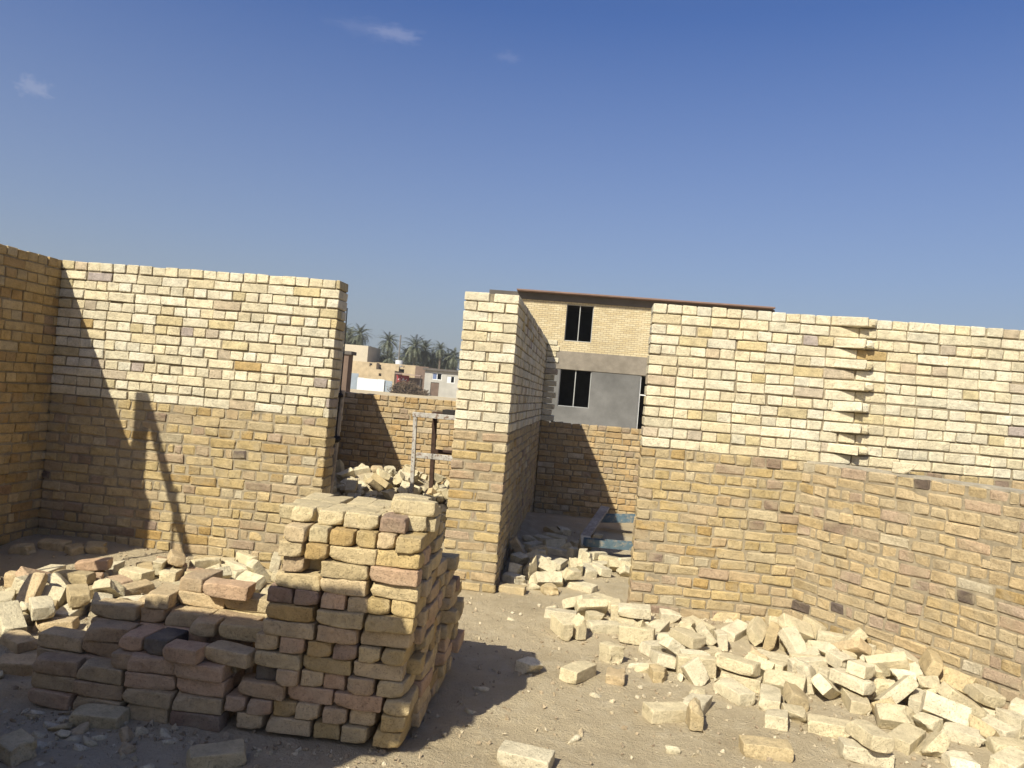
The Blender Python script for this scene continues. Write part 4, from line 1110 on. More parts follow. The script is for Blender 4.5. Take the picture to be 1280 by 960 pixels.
# headers lying across the front tier
put('low', 3, -2.105, -1.995, T1 + .0, TB0 - .02 + 3 * SZ, 'greyish brown', face='front')
put('low', 4, -2.085, -1.975, T1 + .05, TB0 - .02 + 4 * SZ, 'pinkish', face='front')
put('low', 4, -1.962, -1.846, T1 + .045, TB0 - .02 + 4 * SZ, 'soot black', face='front')
put('low', 4, -1.835, -1.665, T1 + .02, TB0 - .02 + 4 * SZ, 'pinkish', face='front')
put('low', 4, -1.66, -1.43, T1 + .015, TB0 - .02 + 4 * SZ, 'buff', face='front')
T3 = T2 + 0.125
column(-2.36, -2.13, T3, 0, 6, tier='second'); column(-2.11, -1.99, T3, 0, 7, tier='top'); column(-1.985, -1.755, T3, 0, 6, tier='top'); column(-1.74, -1.515, T3, 0, 6, tier='second')
put('low', 5, -1.80, -1.68, T3 - .10, TB0 - .02 + 5 * SZ, 'buff', face='second'); put('low', 5, -1.66, -1.43, T3 - .09, TB0 - .02 + 5 * SZ, 'dull yellow', face='second')
T4 = T3 + 0.125
column(-2.22, -2.0, T4, 0, 6, 'buff', tier='rear'); column(-1.985, -1.755, T4, 0, 7, 'buff', tier='rear'); column(-1.74, -1.515, T4, 0, 7, 'dull yellow', tier='rear')
put('low', 7, -2.0, -1.845, T4 - .02, TB0 - .02 + 6 * SZ + .07, 'greyish brown', face='top'); put('low', 7, -1.83, -1.60, T4 - .03, TB0 - .02 + 7 * SZ, 'pinkish', face='top')
T5 = T4 + 0.13
column(-2.1, -1.88, T5, 0, 6, 'cream', tier='rear'); column(-1.87, -1.64, T5, 0, 7, 'cream', tier='rear'); column(-1.62, -1.40, T5, 0, 7, 'cream', tier='rear')

# --- rubble: resting places worked out beforehand by letting the bricks fall and settle
for line in BAKED.strip().split('\n'):
    t_ = line.split(); k_ = t_[0]; v = [float(a) for a in t_[1:]]
    kind = 'crisp' if k_[0] == 'c' else 'worn'; form = {'f': 'full', 'h': 'half', 'c': 'chunk'}[k_[1]]; zone = {'r': 'right', 'l': 'left', 'n': 'niche', 'd': 'door', 'f': 'front'}[k_[3]]
    q = Quaternion(v[3:7])
    if kind == 'worn': colr = rb.choices(['buff', 'dull yellow', 'pinkish', 'pale yellow'], [5, 4, 2, 2])[0]
    else: colr = rb.choices(['pale cream', 'cream', 'dull yellow', 'buff'], [8, 5, 1.2, 0.6])[0]
    i = int(k_[2])
    if v[2] - ground_z(v[0], v[1]) < 0.06: v[2] -= rb.uniform(0.004, 0.022)      # settled into the dust
    lay(kind, form, i, v[:3], q, colr, zone)

# small stones and crumbs, uncountable
def gravel():
    rg = random.Random(9); shapes = []
    for i in range(6):
        bm = bmesh.new()
        for _ in range(9): bm.verts.new(Vector((rg.gauss(0, 1), rg.gauss(0, 1), rg.gauss(0, 1))).normalized() * rg.uniform(.8, 1.1))
        bmesh.ops.convex_hull(bm, input=bm.verts[:]); bmesh.ops.delete(bm, geom=[v for v in bm.verts if not v.link_faces], context='VERTS'); bm.verts.index_update()
        shapes.append((np.array([v.co[:] for v in bm.verts]), np.array([[v.index for v in f.verts] for f in bm.faces]))); bm.free()
    V, Fc, C = [], [], []; base = 0
    def one(x, y, s, col):
        nonlocal base
        p, f = shapes[rg.randrange(6)]; e = Euler((rg.uniform(0, 6), rg.uniform(0, 6), rg.uniform(0, 6))).to_matrix()
        q = (p * np.array((s * rg.uniform(.7, 1.4), s, s * rg.uniform(.5, .8)))) @ np.array(e).T + np.array((x, y, ground_z(x, y) + s * .25))
        V.append(q); Fc.append(f + base); C.append(np.tile(np.array((*col, 1)), (len(p), 1))); base += len(p)
    cols = [(0.48, 0.40, 0.265), (0.36, 0.28, 0.18), (0.29, 0.225, 0.148), (0.54, 0.46, 0.32)]
    for _ in range(16000):
        x, y = rg.uniform(-4.6, 3.2), 2.6 + 3.7 * rg.random() ** 1.2
        d = noise.noise(Vector((x * 1.3, y * 1.3, 2.0)))
        if rg.random() > 0.45 + d: continue
        one(x, y, 0.0025 + 0.017 * rg.random() ** 4.5, rg.choices(cols, (2, 4, 5, 1))[0])
    for b_ in bricks:
        if b_['zone'] in ('right', 'left', 'front', 'niche'):
            for _ in range(12): one(b_['o'].location.x + rg.gauss(0, .16), b_['o'].location.y + rg.gauss(0, .16), 0.003 + 0.018 * rg.random() ** 3, rg.choice((cols[0], cols[3], cols[1])))
    for _ in range(300): one(rg.uniform(-2.6, -0.55), 3.36 - abs(rg.gauss(0, .08)), 0.004 + 0.016 * rg.random() ** 3, rg.choice(cols))
    for _ in range(500): one(rg.uniform(0.5, 1.75), 6.2 - abs(rg.gauss(0, .12)), 0.004 + 0.012 * rg.random() ** 3, rg.choice(cols))
    for _ in range(500):
        t = rg.uniform(0, 2.2); n_ = abs(rg.gauss(0, .12)); one(1.72 + .553 * t - .833 * n_, 6.2 - .833 * t - .553 * n_, 0.004 + 0.012 * rg.random() ** 3, rg.choice(cols))
    me = bpy.data.meshes.new('gravel'); V = np.concatenate(V); me.from_pydata(V.tolist(), [], np.concatenate(Fc).tolist())
    a = me.attributes.new('tint', 'FLOAT_COLOR', 'POINT'); a.data.foreach_set('color', np.concatenate(C).ravel())
    return tag(link('gravel', me, M['loose_tint']), 'small stones and brick crumbs strewn over the dirt', kind='stuff')
gravel()
o = lay('crisp', 'half', 2, Vector(DC) + DU * 0.78 - DNn * 0.09 + Vector((0, 0, LOW * CH + 0.045)), yawq(-0.35), 'pale cream', 'ledge')

# ---------------------------------------------------------------- the building beyond the walls
M['plaster_grey'] = plain_material('cement_render', (0.135, 0.132, 0.126), 0.28, 1.1, 0.4)
M['plaster_band'] = plain_material('concrete_ring_beam', (0.205, 0.178, 0.142), 0.28, 2.5, 0.5)
M['fascia'] = plain_material('dark_fascia', (0.10, 0.088, 0.078), 0.2, 2, 0.2)
M['roof_edge'] = plain_material('brown_roof_edge', (0.19, 0.125, 0.10), 0.2, 2, 0.2)
M['white_frame'] = plain_material('white_window_frame', (0.62, 0.62, 0.60), 0.1, 3, 0.1, 0.5)
M['sash'] = plain_material('grey_sash', (0.30, 0.30, 0.29), 0.1, 3, 0.1, 0.5)
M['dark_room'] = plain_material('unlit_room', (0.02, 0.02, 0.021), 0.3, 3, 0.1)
def facing_brick():
    m, nt, b = new_mat('facing_brick'); tc = nt.nodes.new('ShaderNodeTexCoord'); sp = nt.nodes.new('ShaderNodeSeparateXYZ'); cb = nt.nodes.new('ShaderNodeCombineXYZ')
    nt.links.new(tc.outputs['Object'], sp.inputs[0]); ad = nt.nodes.new('ShaderNodeMath'); ad.operation = 'ADD'
    nt.links.new(sp.outputs['X'], ad.inputs[0]); nt.links.new(sp.outputs['Y'], ad.inputs[1]); nt.links.new(ad.outputs[0], cb.inputs['X']); nt.links.new(sp.outputs['Z'], cb.inputs['Y'])
    t = nt.nodes.new('ShaderNodeTexBrick'); nt.links.new(cb.outputs[0], t.inputs['Vector'])
    t.inputs['Color1'].default_value = (0.50, 0.425, 0.275, 1); t.inputs['Color2'].default_value = (0.43, 0.345, 0.20, 1); t.inputs['Mortar'].default_value = (0.22, 0.18, 0.12, 1)
    t.inputs['Scale'].default_value = 1.0; t.inputs['Brick Width'].default_value = 0.236; t.inputs['Row Height'].default_value = CH; t.inputs['Mortar Size'].default_value = 0.009
    c = mix(nt, t.outputs['Color'], ramp(nt, noise_node(nt, tc.outputs['Object'], 1.3, 5, 0.6).outputs['Fac'], [(0.3, 0.85), (0.7, 1.12)]).outputs['Color'], 1.0, 'MULTIPLY')
    nt.links.new(c, b.inputs['Base Color']); bump_node(nt, b, t.outputs['Fac'], -0.5, 0.01); return m
M['facing_brick'] = facing_brick()
YB = 32.0
def wall_with_holes(name, mat, parent, x0, x1, z0, z1, y0, y1, holes):
    """a solid wall slab broken round its openings"""
    xs = sorted({x0, x1, *[h[0] for h in holes], *[h[1] for h in holes]}); zs = sorted({z0, z1, *[h[2] for h in holes], *[h[3] for h in holes]})
    bm = bmesh.new(); full = {}
    inside = lambda i, k: 0 <= i < len(xs) - 1 and 0 <= k < len(zs) - 1 and not any(h[0] <= xs[i] < h[1] - 1e-6 and h[2] <= zs[k] < h[3] - 1e-6 for h in holes)
    V = lambda x, y, z: full.setdefault((round(x, 4), round(y, 4), round(z, 4)), None) or full.__setitem__((round(x, 4), round(y, 4), round(z, 4)), bm.verts.new((x, y, z))) or full[(round(x, 4), round(y, 4), round(z, 4))]
    for i in range(len(xs) - 1):
        for k in range(len(zs) - 1):
            if not inside(i, k): continue
            a, b_, c, d = xs[i], xs[i + 1], zs[k], zs[k + 1]
            bm.faces.new((V(a, y0, c), V(b_, y0, c), V(b_, y0, d), V(a, y0, d))); bm.faces.new((V(a, y1, d), V(b_, y1, d), V(b_, y1, c), V(a, y1, c)))
            if not inside(i - 1, k): bm.faces.new((V(a, y0, c), V(a, y0, d), V(a, y1, d), V(a, y1, c)))
            if not inside(i + 1, k): bm.faces.new((V(b_, y0, d), V(b_, y0, c), V(b_, y1, c), V(b_, y1, d)))
            if not inside(i, k - 1): bm.faces.new((V(a, y0, c), V(a, y1, c), V(b_, y1, c), V(b_, y0, c)))
            if not inside(i, k + 1): bm.faces.new((V(a, y0, d), V(b_, y0, d), V(b_, y1, d), V(a, y1, d)))
    me = bpy.data.meshes.new(name); bm.to_mesh(me); bm.free(); return link(name, me, mat, parent)
def rect(px0, py0, px1, py1, Y):
    a, b, c, d = at(px0, py0, Y), at(px1, py0, Y), at(px0, py1, Y), at(px1, py1, Y)
    return min(a.x, c.x), max(b.x, d.x), (c.z + d.z) / 2, (a.z + b.z) / 2
def window(parent, x0, x1, z0, z1, Y, mull=(0.5,), fw=0.03):
    f = boxes('window', M['sash'], parent, (x0, x1, Y + .06, Y + .12, z0, z0 + fw), (x0, x1, Y + .06, Y + .12, z1 - fw, z1), (x0, x0 + fw, Y + .058, Y + .122, z0 + fw, z1 - fw), (x1 - fw, x1, Y + .058, Y + .122, z0 + fw, z1 - fw),
              *[(x0 + (x1 - x0) * m_ - .018, x0 + (x1 - x0) * m_ + .018, Y + .064, Y + .116, z0 + fw, z1 - fw) for m_ in mull])
    return f
bx0, bx1 = at(652, 470, YB).x - 1.6, at(960, 470, YB).x
zt = 6.06
w = empty('two_storey_building', ((bx0 + bx1) / 2, YB + 4, 0)); tag(w, 'two storey building under construction, yellow brick above grey render, flat dark roof', 'building')
zb0, zb1 = at(760, 466, YB).z, at(760, 443, YB).z
u_ = (at(707, 402, YB).x, at(741, 402, YB).x, at(722, 427, YB).z, at(722, 381, YB).z)
l_ = (at(698.5, 484, YB).x, at(738, 484, YB).x, at(718, 509, YB).z, at(718, 461, YB).z)
d_ = (at(798, 500, YB).x, at(798, 500, YB).x + 1.1, 0.05, at(800, 468, YB).z)
u2 = (u_[0] + 4.4, u_[1] + 4.4, u_[2], u_[3]); l2 = (d_[1] + 1.2, d_[1] + 2.6, l_[2], l_[3])
wall_with_holes('lower_wall', M['plaster_grey'], w, bx0, bx1, -0.4, zb0, YB, YB + .24, [l_, (d_[0], d_[1], -0.39, d_[3]), l2])
boxes('ring_beam', M['plaster_band'], w, (bx0 - .01, bx1 + .01, YB - .03, YB + .27, zb0 + .002, zb1 - .002), bevel=0.01)
wall_with_holes('upper_wall', M['facing_brick'], w, bx0, bx1, zb1, zt - .36, YB, YB + .24, [u_, u2])
boxes('side_wall', M['plaster_grey'], w, (bx0, bx0 + .24, YB + .245, YB + 8, -.4, zt - .36), (bx1 - .24, bx1, YB + .245, YB + 8, -.4, zt - .36), (bx0 + .245, bx1 - .245, YB + 7.7, YB + 7.99, -.4, zt - .36))
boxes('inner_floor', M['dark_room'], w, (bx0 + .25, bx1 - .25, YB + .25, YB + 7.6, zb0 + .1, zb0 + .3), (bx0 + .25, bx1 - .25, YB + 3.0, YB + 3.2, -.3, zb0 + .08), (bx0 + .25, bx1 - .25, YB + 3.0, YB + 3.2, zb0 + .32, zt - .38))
boxes('fascia', M['fascia'], w, (bx0 - .05, bx1 + .05, YB - .06, YB + 8.1, zt - .358, zt - .07), bevel=0.01)  # its dark tone also stands for the shadow band under the roof edge
rf = boxes('roof', M['roof_edge'], w, (at(648, 362, YB).x - .03, at(966, 388, YB).x, YB - .42, YB + 8.4, zt - .068, zt), bevel=0.01)
window(w, *u_, YB); window(w, *l_, YB); window(w, *u2, YB); window(w, *l2, YB)
boxes('door_frame', M['white_frame'], w, (d_[0], d_[0] + .05, YB + .06, YB + .12, .05, d_[3]), (d_[1] - .05, d_[1], YB + .06, YB + .12, .05, d_[3]), (d_[0] + .05, d_[1] - .05, YB + .061, YB + .119, d_[3] - .05, d_[3]), (d_[0] + .05, d_[1] - .05, YB + .062, YB + .118, 2.08, 2.13))

# ---------------------------------------------------------------- houses, gates and palms across the fields
M['far_cream'] = plain_material('cream_plaster', (0.46, 0.40, 0.30), 0.12, 0.5, 0.2)
M['far_brick'] = plain_material('far_brickwork', (0.40, 0.315, 0.20), 0.22, 1.2, 0.2)
M['far_brown'] = plain_material('brown_brickwork', (0.15, 0.105, 0.08), 0.25, 1.0, 0.2)
M['far_grey'] = plain_material('grey_render', (0.34, 0.325, 0.29), 0.15, 0.8, 0.2)
M['far_white'] = plain_material('white_sheet_metal', (0.60, 0.62, 0.63), 0.10, 0.9, 0.2)
M['far_bluegrey'] = plain_material('blue_grey_sheet', (0.25, 0.29, 0.33), 0.15, 0.9, 0.2)
M['far_red'] = plain_material('faded_red_board', (0.30, 0.045, 0.045), 0.2, 1.5, 0.2)
M['far_awning'] = plain_material('pinkish_awning', (0.34, 0.25, 0.22), 0.2, 1.5, 0.2)
M['far_blue'] = plain_material('blue_shutter', (0.13, 0.17, 0.30), 0.2, 1.5, 0.2)
M['pole_grey'] = plain_material('pole', (0.16, 0.15, 0.14), 0.2, 3, 0.2)
YF = 140.0
def house(name, label, r, depth, mat, Y=YF, base=0.0, openings=(), cat='house', cap=None):
    x0, x1, z0, z1 = rect(*r, Y); z0 = min(z0, base)
    w = empty(name, ((x0 + x1) / 2, Y + depth / 2, 0.2)); tag(w, label, cat)
    hs = [rect(*o_, Y) for o_ in openings]
    wall_with_holes('wall', mat, w, x0, x1, z0, z1, Y, Y + .3, hs)
    boxes('side_wall', mat, w, (x0, x0 + .3, Y + .302, Y + depth, z0, z1), (x1 - .3, x1, Y + .302, Y + depth, z0, z1), (x0 + .31, x1 - .31, Y + depth - .3, Y + depth - .01, z0, z1))
    boxes('roof', mat if cap is None else cap, w, (x0 + .31, x1 - .31, Y + .31, Y + depth - .31, z1 - .9, z1 - .6)) if cap is None else boxes('roof', cap, w, (x0 - .3, x1 + .3, Y - .5, Y + depth + .3, z1 + .004, z1 + .35))
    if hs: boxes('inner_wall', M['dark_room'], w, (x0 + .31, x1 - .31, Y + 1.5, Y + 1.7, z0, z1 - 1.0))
    return w, hs
house('cream_house', 'cream plastered house block highest at the left of the far houses, palms above', (426, 431, 458.5, 455), 9, M['far_cream'], 150)
house('brick_house', 'low brick house below the cream block with a small dark opening', (440, 452, 469, 474), 7, M['far_brick'], 146, openings=[(462, 454, 465, 458)])
house('brick_house', 'long ochre brick front with one small window behind the white sheet fence', (461, 462, 491, 492), 6, M['far_brick'], 141, openings=[(473.5, 466.5, 476.5, 470)])
house('brick_house', 'ochre brick house under the palms, dark openings above the red stall', (469, 455, 521.5, 480), 9, M['far_brick'], 148, openings=[(470, 455.8, 476, 462), (499, 457, 505, 466)])
house('shade_brown_building', 'shaded building front coloured dark brown between red stall and grey house', (519.5, 458, 533, 492), 8, M['far_brown'], 143)  # the shade on this front is put into its dark brown colour
gh, hs = house('grey_house', 'grey rendered house with blue shuttered window, dark door and flat dark roof', (531.5, 464, 572, 497), 9, M['far_grey'], 128, openings=[(540.5, 466, 552, 475), (538.5, 478, 547.5, 495), (558.5, 470, 568, 479)], cap=M['fascia'])
for h, m_ in ((hs[0], 'far_blue'), (hs[2], 'far_white')):
    f = boxes('window', M['white_frame'], gh, (h[0], h[1], 128.1, 128.2, h[2], h[2] + .12), (h[0], h[1], 128.1, 128.2, h[3] - .12, h[3]), (h[0], h[0] + .12, 128.09, 128.21, h[2], h[3]), (h[1] - .12, h[1], 128.09, 128.21, h[2], h[3]), ((h[0] + h[1]) / 2 - .06, (h[0] + h[1]) / 2 + .06, 128.08, 128.22, h[2], h[3]))
    p = boxes('shutter', M[m_], f, ((h[0] + .13), (h[0] + h[1]) / 2 - .07, 128.12, 128.18, h[2] + .13, h[3] - .13))
boxes('door', M['far_brown'], gh, (hs[1][0] + .05, hs[1][1] - .05, 128.1, 128.18, hs[1][2], hs[1][3] - .05))
def fence(name, label, r, mat, Y):
    x0, x1, z0, z1 = rect(*r, Y); n_ = max(2, int((x1 - x0) / 1.1)); w = empty(name, ((x0 + x1) / 2, Y, .2)); tag(w, label, 'fence')
    boxes('sheet_panels', mat, w, *[(x0 + (x1 - x0) * i / n_, x0 + (x1 - x0) * (i + 1) / n_ - .03, Y + .02 * (i % 2), Y + .05 + .02 * (i % 2), z0 - .3, z1 + (0.06 if i % 3 == 0 else 0)) for i in range(n_)])
    boxes('rail', M['pole_grey'], w, (x0, x1, Y + .09, Y + .15, z1 - .3, z1 - .24), (x0, x1, Y + .09, Y + .15, z0 + .3, z0 + .36)); return w
fence('sheet_fence', 'white sheet metal fence in front of the ochre brick house', (447, 473.5, 479.5, 490), M['far_white'], 132)
fence('sheet_fence', 'blue grey sheet panel at the right end of the white fence', (479.6, 476, 489.5, 491), M['far_bluegrey'], 132.3)
fence('sheet_fence', 'pale blue grey gate left of the white sheet fence', (428, 466, 446.8, 486), M['far_bluegrey'], 133)
# red stall with its awning
x0, x1, z0, z1 = rect(495.5, 469, 510.5, 480, 130)
w = empty('market_stall', ((x0 + x1) / 2, 131.5, .2)); tag(w, 'small red stall with a sloping pinkish awning beside the brushwood heap', 'stall')
boxes('red_board', M['far_red'], w, (x0, x1, 130, 130.15, z0, z1))
bm = bmesh.new(); beam_bm(bm, at(495, 466.5, 129.3), at(527, 470, 129.3), 1.6, .12); me = bpy.data.meshes.new('awning'); bm.to_mesh(me); bm.free(); link('awning', me, M['far_awning'], w)
for px in (496, 526): q = at(px, 470, 129.2); tube('post', M['pole_grey'], w, [(q.x, 129.2, 0), (q.x, 129.2, q.z)], .05, 6)
boxes('counter', M['far_brown'], w, (x0 + 2.2, x1 + 2.0, 130.2, 132, 0, z1 - .3))
bm = bmesh.new()       # brush strokes of white lettering, too small to read
lw = (x1 - x0)
for (a, b, c, d) in ((.15, .45, .30, .62), (.30, .62, .32, .40), (.38, .40, .52, .42), (.52, .42, .54, .70), (.60, .40, .60, .66), (.66, .42, .80, .44), (.80, .44, .84, .62), (.42, .72, .46, .76)):
    beam_bm(bm, (x0 + lw * a, 129.985, z0 + (z1 - z0) * b), (x0 + lw * c, 129.985, z0 + (z1 - z0) * d), .10, .02, (0, 1, 0))
me = bpy.data.meshes.new('lettering'); bm.to_mesh(me); bm.free(); link('lettering', me, M['white_frame'], w)
# heap of dry brushwood
x0, x1, z0, z1 = rect(491, 477, 532, 494, 126)
rg = random.Random(12); bm = bmesh.new()
for _ in range(700):
    t = rg.random(); x = x0 + (x1 - x0) * t; top = (z1 - z0) * (0.35 + 0.65 * math.sin(math.pi * min(1, t * 1.15 + .02)) ** .7); z = rg.random() * top
    d = Vector((rg.gauss(0, 1), rg.gauss(0, .7), rg.gauss(0, .6))).normalized() * rg.uniform(.3, .8)
    p = Vector((x, 126 + rg.gauss(0, .8), .15 + z)); beam_bm(bm, p - d, p + d, rg.uniform(.03, .12), rg.uniform(.03, .08))
me = bpy.data.meshes.new('brushwood_heap'); bm.to_mesh(me); bm.free()
tag(link('brushwood_heap', me, plain_material('dry_brushwood', (0.12, 0.085, 0.055), .4, 2, .2)), 'heap of dark dry brushwood in front of the red stall', 'brushwood heap')
# white roof tank, thin mast, dark brick pillar
q = at(499, 453.5, 149.5); w = tube('water_tank', M['far_white'], None, [(q.x, 149.5, q.z - .75), (q.x, 149.5, q.z - .1), (q.x, 149.5, q.z + .35), (q.x, 149.5, q.z + .5)], .75, 14); tag(w, 'small white water tank on the roof of the ochre brick house', 'water tank')
q = at(500, 420, 155); w = tube('mast', M['pole_grey'], None, [at(497, 466, 155), at(501, 419, 155)], .16, 6); tag(w, 'thin leaning mast among the palms', 'mast')
a = at(431.5, 440, 26); w = empty('gate_pillar', (a.x, 26.3, 0)); tag(w, 'dark brown brick pillar with a flat cap just right of the left wall', 'pillar')
boxes('shaft', M['far_brown'], w, (a.x - .28, a.x + .14, 26, 26.5, -.1, a.z - .08)); boxes('cap', M['fascia'], w, (a.x - .33, a.x + .24, 25.95, 26.55, a.z - .078, a.z + .04))

# palms: a thin ringed trunk, a crown of arching fronds cut into leaflets
def leaf_mat():
    m, nt, b = new_mat('palm_fronds'); tc = nt.nodes.new('ShaderNodeTexCoord')
    c = ramp(nt, noise_node(nt, tc.outputs['Object'], 1.4, 3, .6).outputs['Fac'], [(.3, (.055, .062, .040)), (.55, (.11, .12, .078)), (.8, (.19, .18, .12))])
    nt.links.new(c.outputs['Color'], b.inputs['Base Color']); b.inputs['Roughness'].default_value = .6; return m
M['fronds'] = leaf_mat(); M['trunk'] = plain_material('palm_trunk', (0.13, 0.10, 0.075), .3, 3, .6)
def crown_mesh(seed, R_, n_):
    rg = random.Random(seed); bm = bmesh.new()
    for k in range(n_):
        az = 2.399 * k + rg.uniform(-.2, .2); el = math.radians(82 - 135 * (k / n_) ** 0.9 + rg.uniform(-12, 12)); L = R_ * rg.uniform(.8, 1.1)
        d = Vector((math.cos(az), math.sin(az), 0)); side = Vector((-d.y, d.x, 0)); pts = []; p = Vector((0, 0, 0)); e = el
        for s in range(9): pts.append(p.copy()); p = p + (d * math.cos(e) + Vector((0, 0, math.sin(e)))) * (L / 8); e -= math.radians(rg.uniform(7, 13))
        for s in range(1, 8):
            a = pts[s]; f = (pts[s + 1] - a); wd = .50 * math.sin(math.pi * (s / 8.6) ** .7) * R_ / 3
            for sg in (-1, 1):
                for q in (0, .34, .67):
                    b0 = a + f * q; tip = b0 + side * (sg * wd * rg.uniform(.75, 1.15)) + f * 0.7 + Vector((0, 0, -.30 * wd * rg.uniform(.2, 1.3)))
                    bm.faces.new([bm.verts.new(v) for v in (b0, b0 + f * .26, tip)])
        for s in range(8):
            h = Vector((0, 0, .035)); bm.faces.new([bm.verts.new(v) for v in (pts[s] - side * .035, pts[s] + side * .035, pts[s + 1] + side * .02, pts[s + 1] - side * .02)])
    me = bpy.data.meshes.new('crown'); bm.to_mesh(me); bm.free(); me.materials.append(M['fronds']); return me
crowns = [crown_mesh(i, 3.3, 64) for i in range(4)]
PALMS = [ # centre of crown in the photo (column, row), distance, scale, label
 (430, 416, 158, .95, 'palm at the far left, half hidden by the left wall end'), (438, 421, 163, .95, 'palm second from the left wall end, a little lower than its neighbours'), (450, 419, 156, 1.0, 'palm standing over the cream house, third from the left wall end'),
 (486, 427, 160, .95, 'tall palm with a small round crown left of the thin mast'), (471, 443, 163, .95, 'short palm right of the cream house, drooping fronds'), (488, 449, 157, .9, 'low palm directly under the tall round crowned one'),
 (519, 434, 158, 1.15, 'broad palm, the widest crown in the middle of the grove'), (531, 438, 162, 1.1, 'palm overlapping the right side of the widest crown'), (509, 445, 161, 1.05, 'palm just right of the thin mast, below the widest crown'),
 (550.5, 437, 160, .72, 'slender palm with a small crown standing clear at the right'), (541, 449, 164, .95, 'low palm between the widest crown and the slender palm'), (560, 449, 163, .95, 'low palm right of the slender one'), (568, 446, 161, .95, 'palm farthest right, beside the pier'),
 (463, 451, 168, .9, 'small palm behind the short drooping one'), (479, 456, 170, .95, 'low dense palm behind the ochre house, left of centre'), (498, 456, 170, .95, 'low dense palm behind the white roof tank'), (525, 454, 169, 1.0, 'low dense palm behind the dark brown building'), (552, 458, 168, .95, 'low palm at the foot of the slender trunk'), (478, 452, 165, 1.0, 'low leaning palm left of the mast foot'), (511, 458, 167, 1.1, 'bushy low palm under the palm right of the mast'), (547, 453, 169, 1.05, 'bushy palm behind the slender trunk'), (563, 458, 165, 1.0, 'bushy low palm just left of the pier'), (443, 434, 166, .9, 'short palm behind the cream house wall top'),
 (537, 460, 171, .95, 'lowest palm, showing just above the grey house roof')]
for i, (px, py, Y, sc, lab) in enumerate(PALMS):
    q = at(px, py, Y); w = empty('palm_tree', (q.x, Y, .3)); tag(w, lab, 'palm tree', 'date palms beyond the houses')
    o = bpy.data.objects.new('crown', crowns[i % 4]); COL.objects.link(o); o.parent = w; o.location = (0, 0, q.z - .3); o.scale = (sc, sc, sc); o.rotation_euler = (0, 0, i * 1.7)
    n_ = noise.noise(Vector((i * 3.3, 0, 0)))
    t = tube('trunk', M['trunk'], None, [(n_ * .8, 0, -.3), (n_ * .5, .1, (q.z) * .4), (0, 0, q.z - .4)], .30, 8, .20); t.parent = w

# ---------------------------------------------------------------- sky, sun, view
wd = bpy.data.worlds.new('World'); SC.world = wd; wd.use_nodes = True; nt = wd.node_tree; bgn = nt.nodes['Background']
EL = math.atan2(1.0, math.hypot(0.5, 1.0)); AZ = math.atan2(-0.5, -1.0)
sky = nt.nodes.new('ShaderNodeTexSky'); sky.sky_type = 'NISHITA'; sky.sun_disc = False; sky.sun_elevation = EL; sky.sun_rotation = AZ
sky.altitude = 0; sky.air_density = SKY_AIR; sky.dust_density = SKY_DUST; sky.ozone_density = SKY_OZONE
# a few wisps of cirrus fixed in the sky by direction
geo = nt.nodes.new('ShaderNodeTexCoord'); vec = geo.outputs['Generated']; col = sky.outputs['Color']
for px, py, rx, rz, amt in ((497, 44, .035, .012, .13), (470, 40, .06, .014, .06), (636, 73, .020, .009, .07), (41, 111, .020, .014, .20)):
    d = (CF + CR * ((px - 640) / F_PX) - CU * ((py - 480) / F_PX)).normalized()
    vm = nt.nodes.new('ShaderNodeVectorMath'); vm.operation = 'SUBTRACT'; nt.links.new(vec, vm.inputs[0]); vm.inputs[1].default_value = d
    mp = nt.nodes.new('ShaderNodeVectorMath'); mp.operation = 'MULTIPLY'; nt.links.new(vm.outputs[0], mp.inputs[0]); mp.inputs[1].default_value = (1 / rx, 1 / rx, 1 / rz)
    ln = nt.nodes.new('ShaderNodeVectorMath'); ln.operation = 'LENGTH'; nt.links.new(mp.outputs[0], ln.inputs[0])
    ns = noise_node(nt, mp.outputs[0], 1.5, 6, .65)
    sm = nt.nodes.new('ShaderNodeMath'); sm.operation = 'MULTIPLY_ADD'; nt.links.new(ns.outputs['Fac'], sm.inputs[0]); sm.inputs[1].default_value = 2.4; sm.inputs[2].default_value = -1.2
    ad = nt.nodes.new('ShaderNodeMath'); ad.operation = 'ADD'; nt.links.new(sm.outputs[0], ad.inputs[0]); nt.links.new(ln.outputs['Value'], ad.inputs[1])
    r = ramp(nt, ad.outputs[0], [(0.15, amt), (0.95, 0.0)]); r.color_ramp.interpolation = 'EASE'
    col = mix(nt, col, CLOUD, r.outputs['Color'])
# dust in the air greys the sky a little
hs_ = nt.nodes.new('ShaderNodeHueSaturation'); hs_.inputs['Saturation'].default_value = SKY_SAT; hs_.inputs['Hue'].default_value = SKY_HUE; nt.links.new(col, hs_.inputs['Color'])
sx_ = nt.nodes.new('ShaderNodeSeparateXYZ'); nt.links.new(vec, sx_.inputs[0])
lo_ = ramp(nt, sx_.outputs['Z'], [(0.02, 0.88), (0.17, 0.48), (0.45, 0.0)])
nt.links.new(mix(nt, hs_.outputs['Color'], HORIZON, lo_.outputs['Color']), bgn.inputs['Color']); bgn.inputs['Strength'].default_value = SKY_STR
sl = bpy.data.lights.new('sun', 'SUN'); sl.energy = SUN_STR; sl.angle = math.radians(0.55); sl.color = (1.0, 0.95, 0.80)
so = bpy.data.objects.new('sun', sl); COL.objects.link(so); so.rotation_mode = 'QUATERNION'; so.rotation_quaternion = Vector((0.5, 1.0, -1.0)).to_track_quat('-Z', 'Y'); so.location = (-5, -10, 12)
vs_ = SC.view_settings; vs_.view_transform = 'Standard'; vs_.look = 'None'; vs_.gamma = 1.0; vs_.exposure = EXPOSURE; vs_.use_curve_mapping = False
